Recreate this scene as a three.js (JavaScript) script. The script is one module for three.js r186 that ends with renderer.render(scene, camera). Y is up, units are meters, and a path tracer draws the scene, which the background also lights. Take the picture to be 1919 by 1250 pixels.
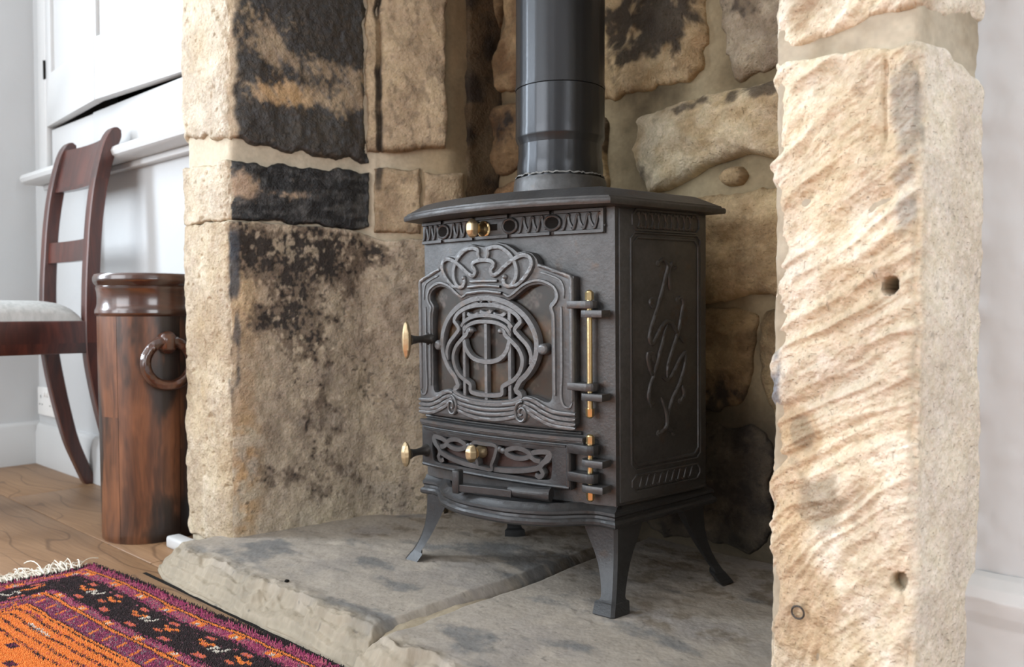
import * as THREE from 'three';
import { mergeGeometries, toCreasedNormals } from 'three/addons/utils/BufferGeometryUtils.js';
import { TessellateModifier } from 'three/addons/modifiers/TessellateModifier.js';
import { RoundedBoxGeometry } from 'three/addons/geometries/RoundedBoxGeometry.js';
import { RectAreaLightUniformsLib } from 'three/addons/lights/RectAreaLightUniformsLib.js';

// ---------------------------------------------------------------- camera, sky, light, exposure
RectAreaLightUniformsLib.init();
const scene = new THREE.Scene();
const rad = THREE.MathUtils.degToRad;
const camera = new THREE.PerspectiveCamera(2 * Math.atan(625 / 1550) * 180 / Math.PI, 1919 / 1250, 0.05, 60);
camera.rotation.order = 'YXZ';
camera.position.set(0, 0.48, 0);
camera.rotation.set(rad(-1.66), rad(42.2), 0);
camera.focus = 1.1;
camera.userData.fStop = 6.3;
const renderer = new THREE.WebGLRenderer({ antialias: true });
renderer.toneMapping = THREE.LinearToneMapping;
renderer.toneMappingExposure = 0.87;
renderer.shadowMap.enabled = true;
scene.background = new THREE.Color(0.75, 0.86, 1.0);
// area lights in three window openings, the front one added as fill: [centre, facing, width, height, colour, intensity]
const DAYLIGHT_AND_FILL = [
  { name: 'window_2', at: [-2.87, 1.45, 0.38], turn: Math.PI / 2, w: 0.52, h: 1.55, color: [0.80, 0.90, 1.0], power: 32 },
  { name: 'window_3', at: [2.32, 1.3, 0.35], turn: -Math.PI / 2, w: 1.5, h: 1.3, color: [0.94, 0.97, 1.0], power: 9 },
  { name: 'added_window_4', at: [-1.55, 1.35, 2.62], turn: Math.PI, w: 2.2, h: 1.6, color: [0.93, 0.965, 1.0], power: 8 },  // added window behind the camera, an unseen helper for front fill
];
for (const d of DAYLIGHT_AND_FILL) {
  const l = new THREE.RectAreaLight(new THREE.Color(...d.color), d.power, d.w, d.h);
  l.position.set(...d.at);
  const f = new THREE.Vector3(Math.sin(d.turn), 0, Math.cos(d.turn));
  l.position.addScaledVector(f, 0.05);
  l.rotation.set(0, d.turn + Math.PI, 0);               // it shines along its own -z
  scene.add(l);
}

// ---------------------------------------------------------------- helpers
function rng(seed) { let a = seed >>> 0; return () => { a = (a + 0x6D2B79F5) | 0; let t = Math.imul(a ^ (a >>> 15), 1 | a); t = (t + Math.imul(t ^ (t >>> 7), 61 | t)) ^ t; return ((t ^ (t >>> 14)) >>> 0) / 4294967296; }; }
const clamp = (x, a = 0, b = 1) => Math.min(b, Math.max(a, x));
const lerp = (a, b, t) => a + (b - a) * t;
const smooth = (a, b, x) => { const t = clamp((x - a) / (b - a)); return t * t * (3 - 2 * t); };
const h3 = (x, y, z) => { let h = Math.imul(x, 374761393) ^ Math.imul(y, 668265263) ^ Math.imul(z, 1274126177); h = Math.imul(h ^ (h >>> 13), 1274126177); return ((h ^ (h >>> 16)) >>> 0) / 4294967296; };
function vn(x, y, z = 0) {                                       // value noise, -1 .. 1
  const xi = Math.floor(x), yi = Math.floor(y), zi = Math.floor(z);
  let fx = x - xi, fy = y - yi, fz = z - zi;
  fx = fx * fx * (3 - 2 * fx); fy = fy * fy * (3 - 2 * fy); fz = fz * fz * (3 - 2 * fz);
  const a = h3(xi, yi, zi), b = h3(xi + 1, yi, zi), c = h3(xi, yi + 1, zi), d = h3(xi + 1, yi + 1, zi), e = h3(xi, yi, zi + 1), f = h3(xi + 1, yi, zi + 1), g = h3(xi, yi + 1, zi + 1), h = h3(xi + 1, yi + 1, zi + 1);
  const p = a + (b - a) * fx, q = c + (d - c) * fx, r = e + (f - e) * fx, s = g + (h - g) * fx, u = p + (q - p) * fy, v = r + (s - r) * fy;
  return 2 * (u + (v - u) * fz) - 1;
}
function fbm(x, y, z = 0, o = 4) { let s = 0, a = 0.5, n = 0; for (let i = 0; i < o; i++) { s += a * vn(x, y, z + i * 17.3); n += a; x = x * 2.03 + 11.7; y = y * 2.03 + 5.1; a *= 0.5; } return s / n; }
function ridge(x, y, z = 0, o = 3) { let s = 0, a = 0.5, n = 0; for (let i = 0; i < o; i++) { s += a * (1 - 2 * Math.abs(vn(x, y, z + i * 9.1))); n += a; x *= 2.1; y *= 2.1; a *= 0.5; } return s / n; }
function vnp(x, y, p, seed = 0) {                                // periodic in p lattice cells
  const xi = Math.floor(x), yi = Math.floor(y); let fx = x - xi, fy = y - yi; fx = fx * fx * (3 - 2 * fx); fy = fy * fy * (3 - 2 * fy);
  const m = (a) => ((a % p) + p) % p, g = (i, j) => h3(m(xi + i), m(yi + j), seed);
  return 2 * lerp(lerp(g(0, 0), g(1, 0), fx), lerp(g(0, 1), g(1, 1), fx), fy) - 1;
}
function fbmp(u, v, p, o = 5, seed = 0, sx = 1, sy = 1) { let s = 0, a = 0.5, n = 0; for (let i = 0; i < o; i++) { s += a * vnp(u * p * sx, v * p * sy, p * Math.max(sx, sy), seed + i); n += a; p *= 2; a *= 0.55; } return s / n; }
const mix3 = (a, b, t) => [lerp(a[0], b[0], t), lerp(a[1], b[1], t), lerp(a[2], b[2], t)];
const srgb = (r, g, b) => { const f = (c) => { c /= 255; return c <= 0.04045 ? c / 12.92 : Math.pow((c + 0.055) / 1.055, 2.4); }; return [f(r), f(g), f(b)]; };
const tone = (c) => { const l = 0.3 * c[0] + 0.5 * c[1] + 0.2 * c[2]; return mix3([l, l, l], c, 0.93); };  // the stone is a little greyer than the swatches
const blob = (x, y, cx, cy, rx, ry) => Math.exp(-(((x - cx) / rx) ** 2 + ((y - cy) / ry) ** 2));

function texture(n, fn, { color = true, repeat = 1 } = {}) {     // fn(u, v) -> grey or [r, g, b], 0..1 (sRGB when a colour)
  const data = new Uint8Array(n * n * 4);
  for (let y = 0, i = 0; y < n; y++) for (let x = 0; x < n; x++, i += 4) {
    const c = fn((x + 0.5) / n, (y + 0.5) / n);
    if (typeof c === 'number') data[i] = data[i + 1] = data[i + 2] = clamp(c) * 255; else { data[i] = clamp(c[0]) * 255; data[i + 1] = clamp(c[1]) * 255; data[i + 2] = clamp(c[2]) * 255; }
    data[i + 3] = 255;
  }
  const t = new THREE.DataTexture(data, n, n);
  t.wrapS = t.wrapT = THREE.RepeatWrapping; t.magFilter = t.minFilter = THREE.LinearFilter;
  if (color) t.colorSpace = THREE.SRGBColorSpace;
  t.repeat.set(repeat, repeat); t.needsUpdate = true;
  return t;
}
const taken = {};
function numbered(name) { const k = (taken[name] = (taken[name] ?? -1) + 1); return k ? name + '_' + String(k).padStart(3, '0') : name; }
function mesh(name, geo, mat, parent) {
  const m = new THREE.Mesh(geo, mat); m.castShadow = m.receiveShadow = true;
  if (parent) { m.name = name; parent.add(m); } else { m.name = numbered(name); scene.add(m); }
  return m;
}
function tag(o, label, category, group) { o.userData.label = label; if (category) o.userData.category = category; if (group) o.userData.group = group; return o; }
function thing(name, label, category, pos = [0, 0, 0], turn = 0, group) { const o = new THREE.Group(); o.name = numbered(name); o.position.set(...pos); o.rotation.y = turn; scene.add(o); return tag(o, label, category, group); }
function struct(name, label) { const o = new THREE.Group(); o.name = name; o.userData.kind = 'structure'; o.userData.label = label; scene.add(o); return o; }
function boxUV(g) {                                              // uv in metres from the main direction of each normal
  const p = g.attributes.position, n = g.attributes.normal, uv = new Float32Array(p.count * 2);
  for (let i = 0; i < p.count; i++) {
    const ax = Math.abs(n.getX(i)), ay = Math.abs(n.getY(i)), az = Math.abs(n.getZ(i));
    if (ay > ax && ay > az) { uv[2 * i] = p.getX(i); uv[2 * i + 1] = p.getZ(i); } else if (ax > az) { uv[2 * i] = p.getZ(i); uv[2 * i + 1] = p.getY(i); } else { uv[2 * i] = p.getX(i); uv[2 * i + 1] = p.getY(i); }
  }
  g.setAttribute('uv', new THREE.BufferAttribute(uv, 2)); return g;
}
function fin(g, crease = 0.6) {                                  // unify attributes so that pieces can be merged
  for (const k of Object.keys(g.attributes)) if (k !== 'position') g.deleteAttribute(k);
  if (!g.index) { const n = g.attributes.position.count, ix = new Uint32Array(n); for (let i = 0; i < n; i++) ix[i] = i; g.setIndex(new THREE.BufferAttribute(ix, 1)); }
  g.clearGroups();
  return boxUV(toCreasedNormals(g, crease));
}
const merge = (list) => mergeGeometries(list.map((g) => (g.index ? g.toNonIndexed() : g)));
const bx = (w, h, d, x = 0, y = 0, z = 0, r = 0) => { const g = r ? new RoundedBoxGeometry(w, h, d, 2, r) : new THREE.BoxGeometry(w, h, d); g.translate(x, y, z); return fin(g); };
const lathe = (pts, seg = 40) => fin(new THREE.LatheGeometry(pts.map((p) => new THREE.Vector2(p[0], p[1])), seg), 0.7);
function mirrorX(g) { g = g.index ? g.toNonIndexed() : g.clone(); g.scale(-1, 1, 1); for (const k of Object.keys(g.attributes)) { const a = g.attributes[k], s = a.itemSize; for (let i = 0; i < a.count; i += 3) for (let c = 0; c < s; c++) { const t = a.array[(i + 1) * s + c]; a.array[(i + 1) * s + c] = a.array[(i + 2) * s + c]; a.array[(i + 2) * s + c] = t; } } return g; }
function gridGeo(nu, nv, fn, col, uvf) {                         // indexed grid; fn(i, j) -> [x, y, z]
  const P = new Float32Array(nu * nv * 3), C = col ? new Float32Array(nu * nv * 3) : null, T = new Float32Array(nu * nv * 2), I = [];
  for (let j = 0, k = 0; j < nv; j++) for (let i = 0; i < nu; i++, k++) {
    const p = fn(i, j); P[3 * k] = p[0]; P[3 * k + 1] = p[1]; P[3 * k + 2] = p[2];
    if (C) { const c = col(i, j); C[3 * k] = c[0]; C[3 * k + 1] = c[1]; C[3 * k + 2] = c[2]; }
    const t = uvf(i, j); T[2 * k] = t[0]; T[2 * k + 1] = t[1];
    if (i < nu - 1 && j < nv - 1) I.push(k, k + 1, k + nu + 1, k, k + nu + 1, k + nu);
  }
  const g = new THREE.BufferGeometry();
  g.setAttribute('position', new THREE.BufferAttribute(P, 3)); g.setAttribute('uv', new THREE.BufferAttribute(T, 2));
  if (C) g.setAttribute('color', new THREE.BufferAttribute(C, 3));
  g.setIndex(I); g.computeVertexNormals(); return g;
}
// plan path: polyline [x, z] with rounded corners, read by arc length; the outward side is to the left of the walk seen from above with z down
function planPath(pts, r = 0.012) {
  const out = [];
  pts.forEach((p, i) => {
    if (i === 0 || i === pts.length - 1) { out.push(p); return; }
    const a = pts[i - 1], b = pts[i + 1], la = Math.hypot(a[0] - p[0], a[1] - p[1]), lb = Math.hypot(b[0] - p[0], b[1] - p[1]), q = Math.min(r, la / 2, lb / 2);
    const s = [p[0] + (a[0] - p[0]) * q / la, p[1] + (a[1] - p[1]) * q / la], e = [p[0] + (b[0] - p[0]) * q / lb, p[1] + (b[1] - p[1]) * q / lb];
    for (let k = 0; k <= 8; k++) { const t = k / 8; out.push([0, 1].map((c) => (1 - t) * (1 - t) * s[c] + 2 * t * (1 - t) * p[c] + t * t * e[c])); }
  });
  const L = [0]; for (let i = 1; i < out.length; i++) L.push(L[i - 1] + Math.hypot(out[i][0] - out[i - 1][0], out[i][1] - out[i - 1][1]));
  return { length: L[L.length - 1], at(s) {
    let i = 1; while (i < L.length - 1 && L[i] < s) i++;
    const t = (s - L[i - 1]) / (L[i] - L[i - 1]), a = out[i - 1], b = out[i], x = lerp(a[0], b[0], t), z = lerp(a[1], b[1], t);
    let dx = 0, dz = 0; for (const k of [i - 1, i, i + 1]) if (k >= 1 && k < out.length) { const l = L[k] - L[k - 1]; dx += (out[k][0] - out[k - 1][0]) / l; dz += (out[k][1] - out[k - 1][1]) / l; }
    const l = Math.hypot(dx, dz); return [x, z, -dz / l, dx / l];
  } };
}
// a dressed stone following a plan path: a dense sheet with displaced face, rounded arrises and returns going back into the joint
function stoneSheet(path, { s0, s1, y0, y1, step = 0.0025, disp, color, round = 0.012, back = 0.03, wob = 0.004, seed = 0, uvScale = 1 }) {
  const yl = typeof y0 === 'function' ? y0 : () => y0, yh = typeof y1 === 'function' ? y1 : () => y1;
  const nu = Math.round((s1 - s0) / step) + 3, hh = (yh((s0 + s1) / 2) - yl((s0 + s1) / 2)), nv = Math.round(hh / step) + 3;
  let li = -1, lj = -1, lr;
  const st = (i, j) => { if (i !== li || j !== lj) { li = i; lj = j; lr = st0(i, j); } return lr; };
  const st0 = (i, j) => {
    const u = clamp((i - 1) / (nu - 3)), v = clamp((j - 1) / (nv - 3));
    const w0 = wob * fbm(v * hh * 40, seed, 3, 3), w1 = wob * fbm(v * hh * 40, seed, 7, 3);
    const s = lerp(s0 + w0, s1 + w1, u), ya = yl(s) + wob * fbm(s * 40, seed, 11, 3), yb = yh(s) + wob * fbm(s * 40, seed, 15, 3);
    return [s, lerp(ya, yb, v), Math.min((s - s0), (s1 - s)), Math.min((v) * (yb - ya), (1 - v) * (yb - ya))];
  };
  return gridGeo(nu, nv, (i, j) => {
    const [s, t, es, et] = st(i, j), ring = i === 0 || j === 0 || i === nu - 1 || j === nv - 1;
    const q = path.at(clamp(s, 0, path.length)), e = Math.max(0, Math.min(es, et)), r = round * (1 + 0.5 * vn(s * 60, t * 60, seed));
    let d = disp(s, t); if (e < r) { const k = 1 - e / r; d -= r * 0.8 * (1 - Math.sqrt(Math.max(0, 1 - k * k))); }
    if (ring) d = -back;
    return [q[0] + q[2] * d, t, q[1] + q[3] * d];
  }, (i, j) => { const [s, t] = st(i, j); return tone(color(s, t)); }, (i, j) => { const [s, t] = st(i, j); return [s * uvScale, t * uvScale]; });
}
// a rubble stone in a wall that faces +z: star-shaped outline, pillowed and rough
function rubble(outline, z, { bulge = 0.02, rough = 0.006, seed = 0, color, jag = 0.006, seg = 150, rings = 40 }) {
  const c = outline.reduce((a, p) => [a[0] + p[0] / outline.length, a[1] + p[1] / outline.length], [0, 0]);
  const curve = new THREE.CatmullRomCurve3(outline.map((p) => new THREE.Vector3(p[0], p[1], 0)), true, 'catmullrom', 0.35), edge = curve.getSpacedPoints(seg);
  return gridGeo(seg + 1, rings + 2, (i, j) => {
    const e = edge[i % seg], f = Math.min(1, j / rings), k = 1 + jag / 0.08 * fbm(e.x * 50, e.y * 50, seed, 3) * f;
    const x = c[0] + (e.x - c[0]) * k * f, y = c[1] + (e.y - c[1]) * k * f;
    const prof = Math.pow(Math.max(0, 1 - Math.pow(f, 5)), 0.6);
    let d = bulge * prof + rough * fbm(x * 28, y * 28, seed, 4) * (0.3 + 0.7 * prof) + rough * 0.6 * ridge(x * 14, y * 20, seed + 5, 2) * prof;
    if (j === rings + 1) d = -0.03;
    return [x, y, z + d];
  }, (i, j) => { const e = edge[i % seg], f = Math.min(1, j / rings); return tone(color(c[0] + (e.x - c[0]) * f, c[1] + (e.y - c[1]) * f, f)); }, (i, j) => { const e = edge[i % seg], f = Math.min(1, j / rings); return [c[0] + (e.x - c[0]) * f, c[1] + (e.y - c[1]) * f]; });
}

// ---------------------------------------------------------------- materials
const stdm = (o) => new THREE.MeshStandardMaterial(o);
const stoneGrain = texture(1024, (u, v) => { const a = fbmp(u, v, 8, 5, 1), b = fbmp(u, v, 64, 3, 7), sp = vnp(u * 256, v * 256, 256, 3); const c2 = fbmp(u, v, 128, 2, 17), k = 0.91 + 0.10 * a + 0.07 * b + 0.05 * c2 - (sp < -0.86 ? 0.16 : 0) - 0.10 * smooth(0.4, 0.7, fbmp(u, v, 28, 4, 19)); return [k, k * (0.993 + 0.012 * a), k * (0.985 + 0.03 * b)]; }, { repeat: 2.5 });
const stoneBump = texture(1024, (u, v) => 0.5 + 0.30 * fbmp(u, v, 24, 5, 21) + 0.24 * fbmp(u, v, 120, 3, 31) - (vnp(u * 120, v * 120, 120, 9) > 0.84 ? 0.3 : 0), { color: false, repeat: 2.5 });
const flagGrain = texture(512, (u, v) => { const k = 0.93 + 0.06 * fbmp(u, v, 10, 5, 23) + 0.05 * fbmp(u, v, 90, 2, 27); return [k, k, k]; }, { repeat: 2 });
const flagBump = texture(512, (u, v) => 0.5 + 0.3 * fbmp(u, v, 12, 5, 33) + 0.1 * fbmp(u, v, 100, 2, 35), { color: false, repeat: 2.5 });
const M = {};
M.stone = stdm({ vertexColors: true, map: stoneGrain, bumpMap: stoneBump, bumpScale: 0.0036, roughness: 0.93 });
M.soot = stdm({ vertexColors: true, map: stoneGrain, bumpMap: stoneBump, bumpScale: 0.0030, roughness: 0.6 });
M.mortar = stdm({ vertexColors: true, map: flagGrain, bumpMap: flagBump, bumpScale: 0.0012, roughness: 0.95 });
M.flag = stdm({ vertexColors: true, map: flagGrain, bumpMap: flagBump, bumpScale: 0.0024, roughness: 0.75 });
const plasterBump = texture(512, (u, v) => 0.5 + 0.5 * fbmp(u, v, 5, 5, 40), { color: false, repeat: 1.2 });
M.wall = stdm({ color: new THREE.Color(0.51, 0.518, 0.522), roughness: 0.8, bumpMap: plasterBump, bumpScale: 0.004 });
M.ceiling = stdm({ color: new THREE.Color(0.8, 0.8, 0.78), roughness: 0.9 });
M.white = stdm({ color: new THREE.Color(0.53, 0.53, 0.525), roughness: 0.45 });
M.dark = new THREE.MeshPhysicalMaterial({ color: new THREE.Color(0.012, 0.011, 0.01), roughness: 0.95, specularIntensity: 0.25 });
const castBump = texture(512, (u, v) => 0.5 + 0.3 * fbmp(u, v, 40, 4, 51) + 0.12 * fbmp(u, v, 6, 3, 52), { color: false, repeat: 8 });
const castMap = texture(512, (u, v) => { const a = fbmp(u, v, 6, 5, 61), b = fbmp(u, v, 50, 3, 62); const k = 0.86 + 0.09 * a + 0.06 * b, rust = smooth(0.25, 0.7, fbmp(u, v, 10, 5, 66)); return [k * (1 + 0.05 * rust), k * (1 - 0.04 * rust), k * (1 - 0.1 * rust)]; }, { repeat: 4 });
M.iron = stdm({ color: new THREE.Color(0.125, 0.124, 0.125), map: castMap, bumpMap: castBump, bumpScale: 0.0004, roughness: 0.48, metalness: 0.62 });
M.ironShaded = stdm({ color: new THREE.Color(0.062, 0.063, 0.065), map: castMap, bumpMap: castBump, bumpScale: 0.0004, roughness: 0.43, metalness: 0.5 });  // darker copy of the iron, weaker light low down put into its colour
M.ironWorn = stdm({ color: new THREE.Color(0.20, 0.20, 0.202), map: castMap, bumpMap: castBump, bumpScale: 0.0006, roughness: 0.45, metalness: 0.62 });
M.pipe = stdm({ color: new THREE.Color(0.045, 0.047, 0.051), roughness: 0.31, metalness: 0.7, bumpMap: castBump, bumpScale: 0.00012 });
M.brass = stdm({ color: new THREE.Color(0.72, 0.56, 0.30), roughness: 0.3, metalness: 1, bumpMap: castBump, bumpScale: 0.0003 });
M.brassDull = stdm({ color: new THREE.Color(0.56, 0.44, 0.27), roughness: 0.42, metalness: 0.85, bumpMap: castBump, bumpScale: 0.0004 });
M.cement = stdm({ color: new THREE.Color(0.24, 0.235, 0.225), roughness: 0.95, bumpMap: stoneBump, bumpScale: 0.002 });
M.sootGlass = new THREE.MeshPhysicalMaterial({ color: 0xffffff, map: texture(512, (u, v) => { const a = fbmp(u, v, 4, 5, 71), b = fbmp(u, v, 30, 3, 72), k = smooth(-0.25, 0.5, a); const w = smooth(0.35, 0.6, fbmp(u, v, 7, 4, 73)) * 0.16; return [0.15 + 0.20 * k + w + 0.03 * b, 0.125 + 0.16 * k + w, 0.105 + 0.115 * k + w]; }, { repeat: 5 }), roughness: 0.28, clearcoat: 1, clearcoatRoughness: 0.08 });
M.slider = stdm({ color: new THREE.Color(0.045, 0.022, 0.017), roughness: 0.7, bumpMap: castBump, bumpScale: 0.001 });
const woodFn = (seed, c0, c1, c2, stretch, blotch = 0) => (u, v) => { const w = 0.05 * fbmp(u, v, 3, 3, seed), g = fbmp(u + w, v, 3, 5, seed + 1, 8, 1), f = fbmp(u + w, v, 10, 3, seed + 2, 12, 1), b = fbmp(u, v, 3, 4, seed + 3, 2, 1); let c = mix3(c0, c1, smooth(-0.45, 0.5, g * 0.7 + f * 0.35)); c = mix3(c, c2, blotch * smooth(0.0, 0.5, b)); return c; };
M.mahogany = new THREE.MeshPhysicalMaterial({ map: texture(512, woodFn(80, [0.22, 0.09, 0.065], [0.34, 0.16, 0.115], [0.14, 0.065, 0.052], 8, 0.5), { repeat: 2.5 }), roughness: 0.34, clearcoat: 0.5, clearcoatRoughness: 0.22 });
M.barrel = new THREE.MeshPhysicalMaterial({ map: texture(1024, (u, v) => { const w = 0.022 * fbmp(u, v, 3, 4, 90), g = fbmp(u + w, v, 3, 5, 91, 6, 1), f = fbmp(u + w, v, 8, 3, 92, 14, 1), b = fbmp(u + w, v, 3, 5, 93, 3, 1), e = fbmp(u, v, 3, 4, 97, 1, 1); let c = mix3([0.26, 0.155, 0.10], [0.45, 0.285, 0.185], smooth(-0.5, 0.5, g * 0.5 + f * 0.35 + 0.2 * e)); c = mix3(c, [0.105, 0.068, 0.052], 0.9 * smooth(-0.02, 0.42, b + 0.2 * e)); c = mix3(c, [0.58, 0.37, 0.235], 0.45 * smooth(0.15, 0.5, -b)); return c; }, { repeat: 2 }), roughness: 0.42, clearcoat: 0.3, clearcoatRoughness: 0.3 });
M.barrelRim = new THREE.MeshPhysicalMaterial({ color: 0xffffff, map: texture(512, woodFn(95, [0.21, 0.115, 0.075], [0.35, 0.20, 0.13], [0.15, 0.08, 0.055], 8, 0.4), { repeat: 2.5 }), roughness: 0.28, clearcoat: 0.8, clearcoatRoughness: 0.16 });
const oakFn = (seed) => (u, v) => { const w = 0.10 * fbmp(u, v, 3, 3, seed), r = fbmp(u, v + w, 3, 4, seed + 1, 1, 4), ring = Math.abs(Math.sin((v * 9 + 2.2 * fbmp(u, v, 3, 3, seed + 4)) * Math.PI)), f = fbmp(u, v + w, 10, 3, seed + 2, 1, 14); const k = clamp(0.55 + 0.4 * r + 0.3 * f); let c = mix3([0.45, 0.335, 0.235], [0.615, 0.485, 0.36], k); return mix3(c, [0.33, 0.24, 0.165], 0.55 * smooth(0.2, 0.0, ring)); };
M.oak = [101, 131].map((s) => stdm({ map: texture(1024, oakFn(s)), roughness: 0.5, bumpMap: castBump, bumpScale: 0.0002 }));
M.fabric = stdm({ map: texture(512, (u, v) => { const t = 0.5 + 0.5 * Math.sin(u * 256 * Math.PI) * Math.sin(v * 256 * Math.PI), n = fbmp(u, v, 30, 3, 111); const k = 0.66 + 0.08 * t + 0.06 * n; return [k, k, k * 0.985]; }, { repeat: 5 }), bumpMap: texture(256, (u, v) => 0.5 + 0.4 * Math.sin(u * 128 * Math.PI) * Math.sin(v * 128 * Math.PI), { color: false, repeat: 5 }), bumpScale: 0.0006, roughness: 0.95 });
M.plastic = stdm({ color: new THREE.Color(0.8, 0.79, 0.77), roughness: 0.35 });
M.steel = stdm({ color: new THREE.Color(0.07, 0.065, 0.06), roughness: 0.5, metalness: 0.8 });
M.cord = stdm({ color: new THREE.Color(0.80, 0.74, 0.64), roughness: 0.9 });
M.glass = new THREE.MeshPhysicalMaterial({ color: 0xffffff, transmission: 1, thickness: 0, roughness: 0.02 });

// ---------------------------------------------------------------- the room: floor, walls, ceiling, windows
const RX0 = -2.85, RX1 = 2.3, ZB = -0.925, ZF = 2.6, CEIL = 2.35;
{
  const floor = struct('floor', 'wide oak plank floor with long seams running along the fireplace wall');
  mesh('subfloor', bx(RX1 - RX0 + 0.3, 0.1, ZF + 1.6, (RX0 + RX1) / 2, -0.066, (ZF - 1.6) / 2 + 0.1), M.dark, floor);
  const r = rng(5);
  const W = 0.213;
  const edges = [-0.94, -0.69]; while (edges[edges.length - 1] < ZF) edges.push(edges[edges.length - 1] + W);
  for (let k = 0; k < edges.length - 1; k++) {
    let x = RX0 - 0.02; const cuts = k === 0 ? [-2.36, -1.55, 0.1] : k === 1 ? [-1.15, 0.9] : [RX0 + 0.5 + r() * 1.3, 0.2 + r() * 1.2];
    for (const e of [...cuts, RX1 + 0.02]) {
      const g = new RoundedBoxGeometry(e - x - 0.0022, 0.016, edges[k + 1] - edges[k] - 0.0022, 2, 0.0018); g.translate((x + e) / 2, -0.008, (edges[k] + edges[k + 1]) / 2);
      const gg = fin(g), uv = gg.attributes.uv, ou = r() * 7, ov = r() * 7; for (let i = 0; i < uv.count; i++) uv.setXY(i, uv.getX(i) * 0.8 + ou, uv.getY(i) * 2.2 + ov);
      mesh('plank', gg, M.oak[k % 2], floor); x = e;
    }
  }
  const strip = new RoundedBoxGeometry(1.7, 0.006, 0.03, 2, 0.002); strip.translate(-0.64, 0.003, -0.632); const sg = boxUV(fin(strip)); mesh('threshold_strip', sg, M.oak[0], floor);
  mesh('joint_seal', bx(1.7, 0.004, 0.008, -0.64, 0.002, -0.652), M.dark, floor);
}
function wallWithOpening(name, label, along, fixed, a0, a1, o0, o1, ob, ot, thick) {   // a wall of four blocks around one opening
  const w = struct(name, label), parts = [], put = (p0, p1, q0, q1) => { const l = p1 - p0, h = q1 - q0; parts.push(along === 'z' ? bx(thick, h, l, fixed, (q0 + q1) / 2, (p0 + p1) / 2) : bx(l, h, thick, (p0 + p1) / 2, (q0 + q1) / 2, fixed)); };
  put(a0, o0, -0.02, CEIL); put(o1, a1, -0.02, CEIL); put(o0, o1, -0.02, ob); put(o0, o1, ot, CEIL);
  mesh('plaster', merge(parts), M.wall, w);
  return w;
}
wallWithOpening('wall_left', 'plain off-white plastered side wall left of the chair', 'z', RX0 - 0.1, -1.5, ZF + 0.2, 0.12, 0.64, 0.675, 2.225, 0.2);
wallWithOpening('wall_right', 'off-white plastered side wall with a wide window', 'z', RX1 + 0.1, -1.5, ZF + 0.2, -0.4, 1.1, 0.65, 1.95, 0.2);
wallWithOpening('wall_front', 'off-white plastered wall facing the fireplace with an added fill window', 'x', ZF + 0.1, RX0, RX1, -2.65, -0.45, 0.55, 2.15, 0.2);
{
  const c = struct('ceiling', 'plain white plastered ceiling'); mesh('plaster', bx(RX1 - RX0 + 0.4, 0.12, ZF + 1.9, (RX0 + RX1) / 2, CEIL + 0.06, (ZF - 1.5) / 2), M.ceiling, c);
  for (const d of DAYLIGHT_AND_FILL) {                                     // window frames with panes in the three openings
    const w = struct(d.name, 'white painted casement window with an area light in its opening'); w.position.set(...d.at); w.rotation.y = d.turn; w.translateZ(-0.06);
    const W = d.w, H = d.h, f = 0.06, bars = [bx(W, f, 0.05, 0, H / 2 - f / 2, 0), bx(W, f, 0.05, 0, -H / 2 + f / 2, 0), bx(f, H, 0.05, -W / 2 + f / 2, 0, 0), bx(f, H, 0.05, W / 2 - f / 2, 0, 0), bx(0.04, H, 0.04), bx(W, 0.03, 0.035)];
    mesh('window_frame', merge(bars), M.white, w);
    for (const sx of [-1, 1]) for (const sy of [-1, 1]) mesh('pane', bx(W / 2 - 0.05, H / 2 - 0.05, 0.004, sx * W / 4, sy * H / 4, 0), M.glass, w);
  }
}
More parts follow.
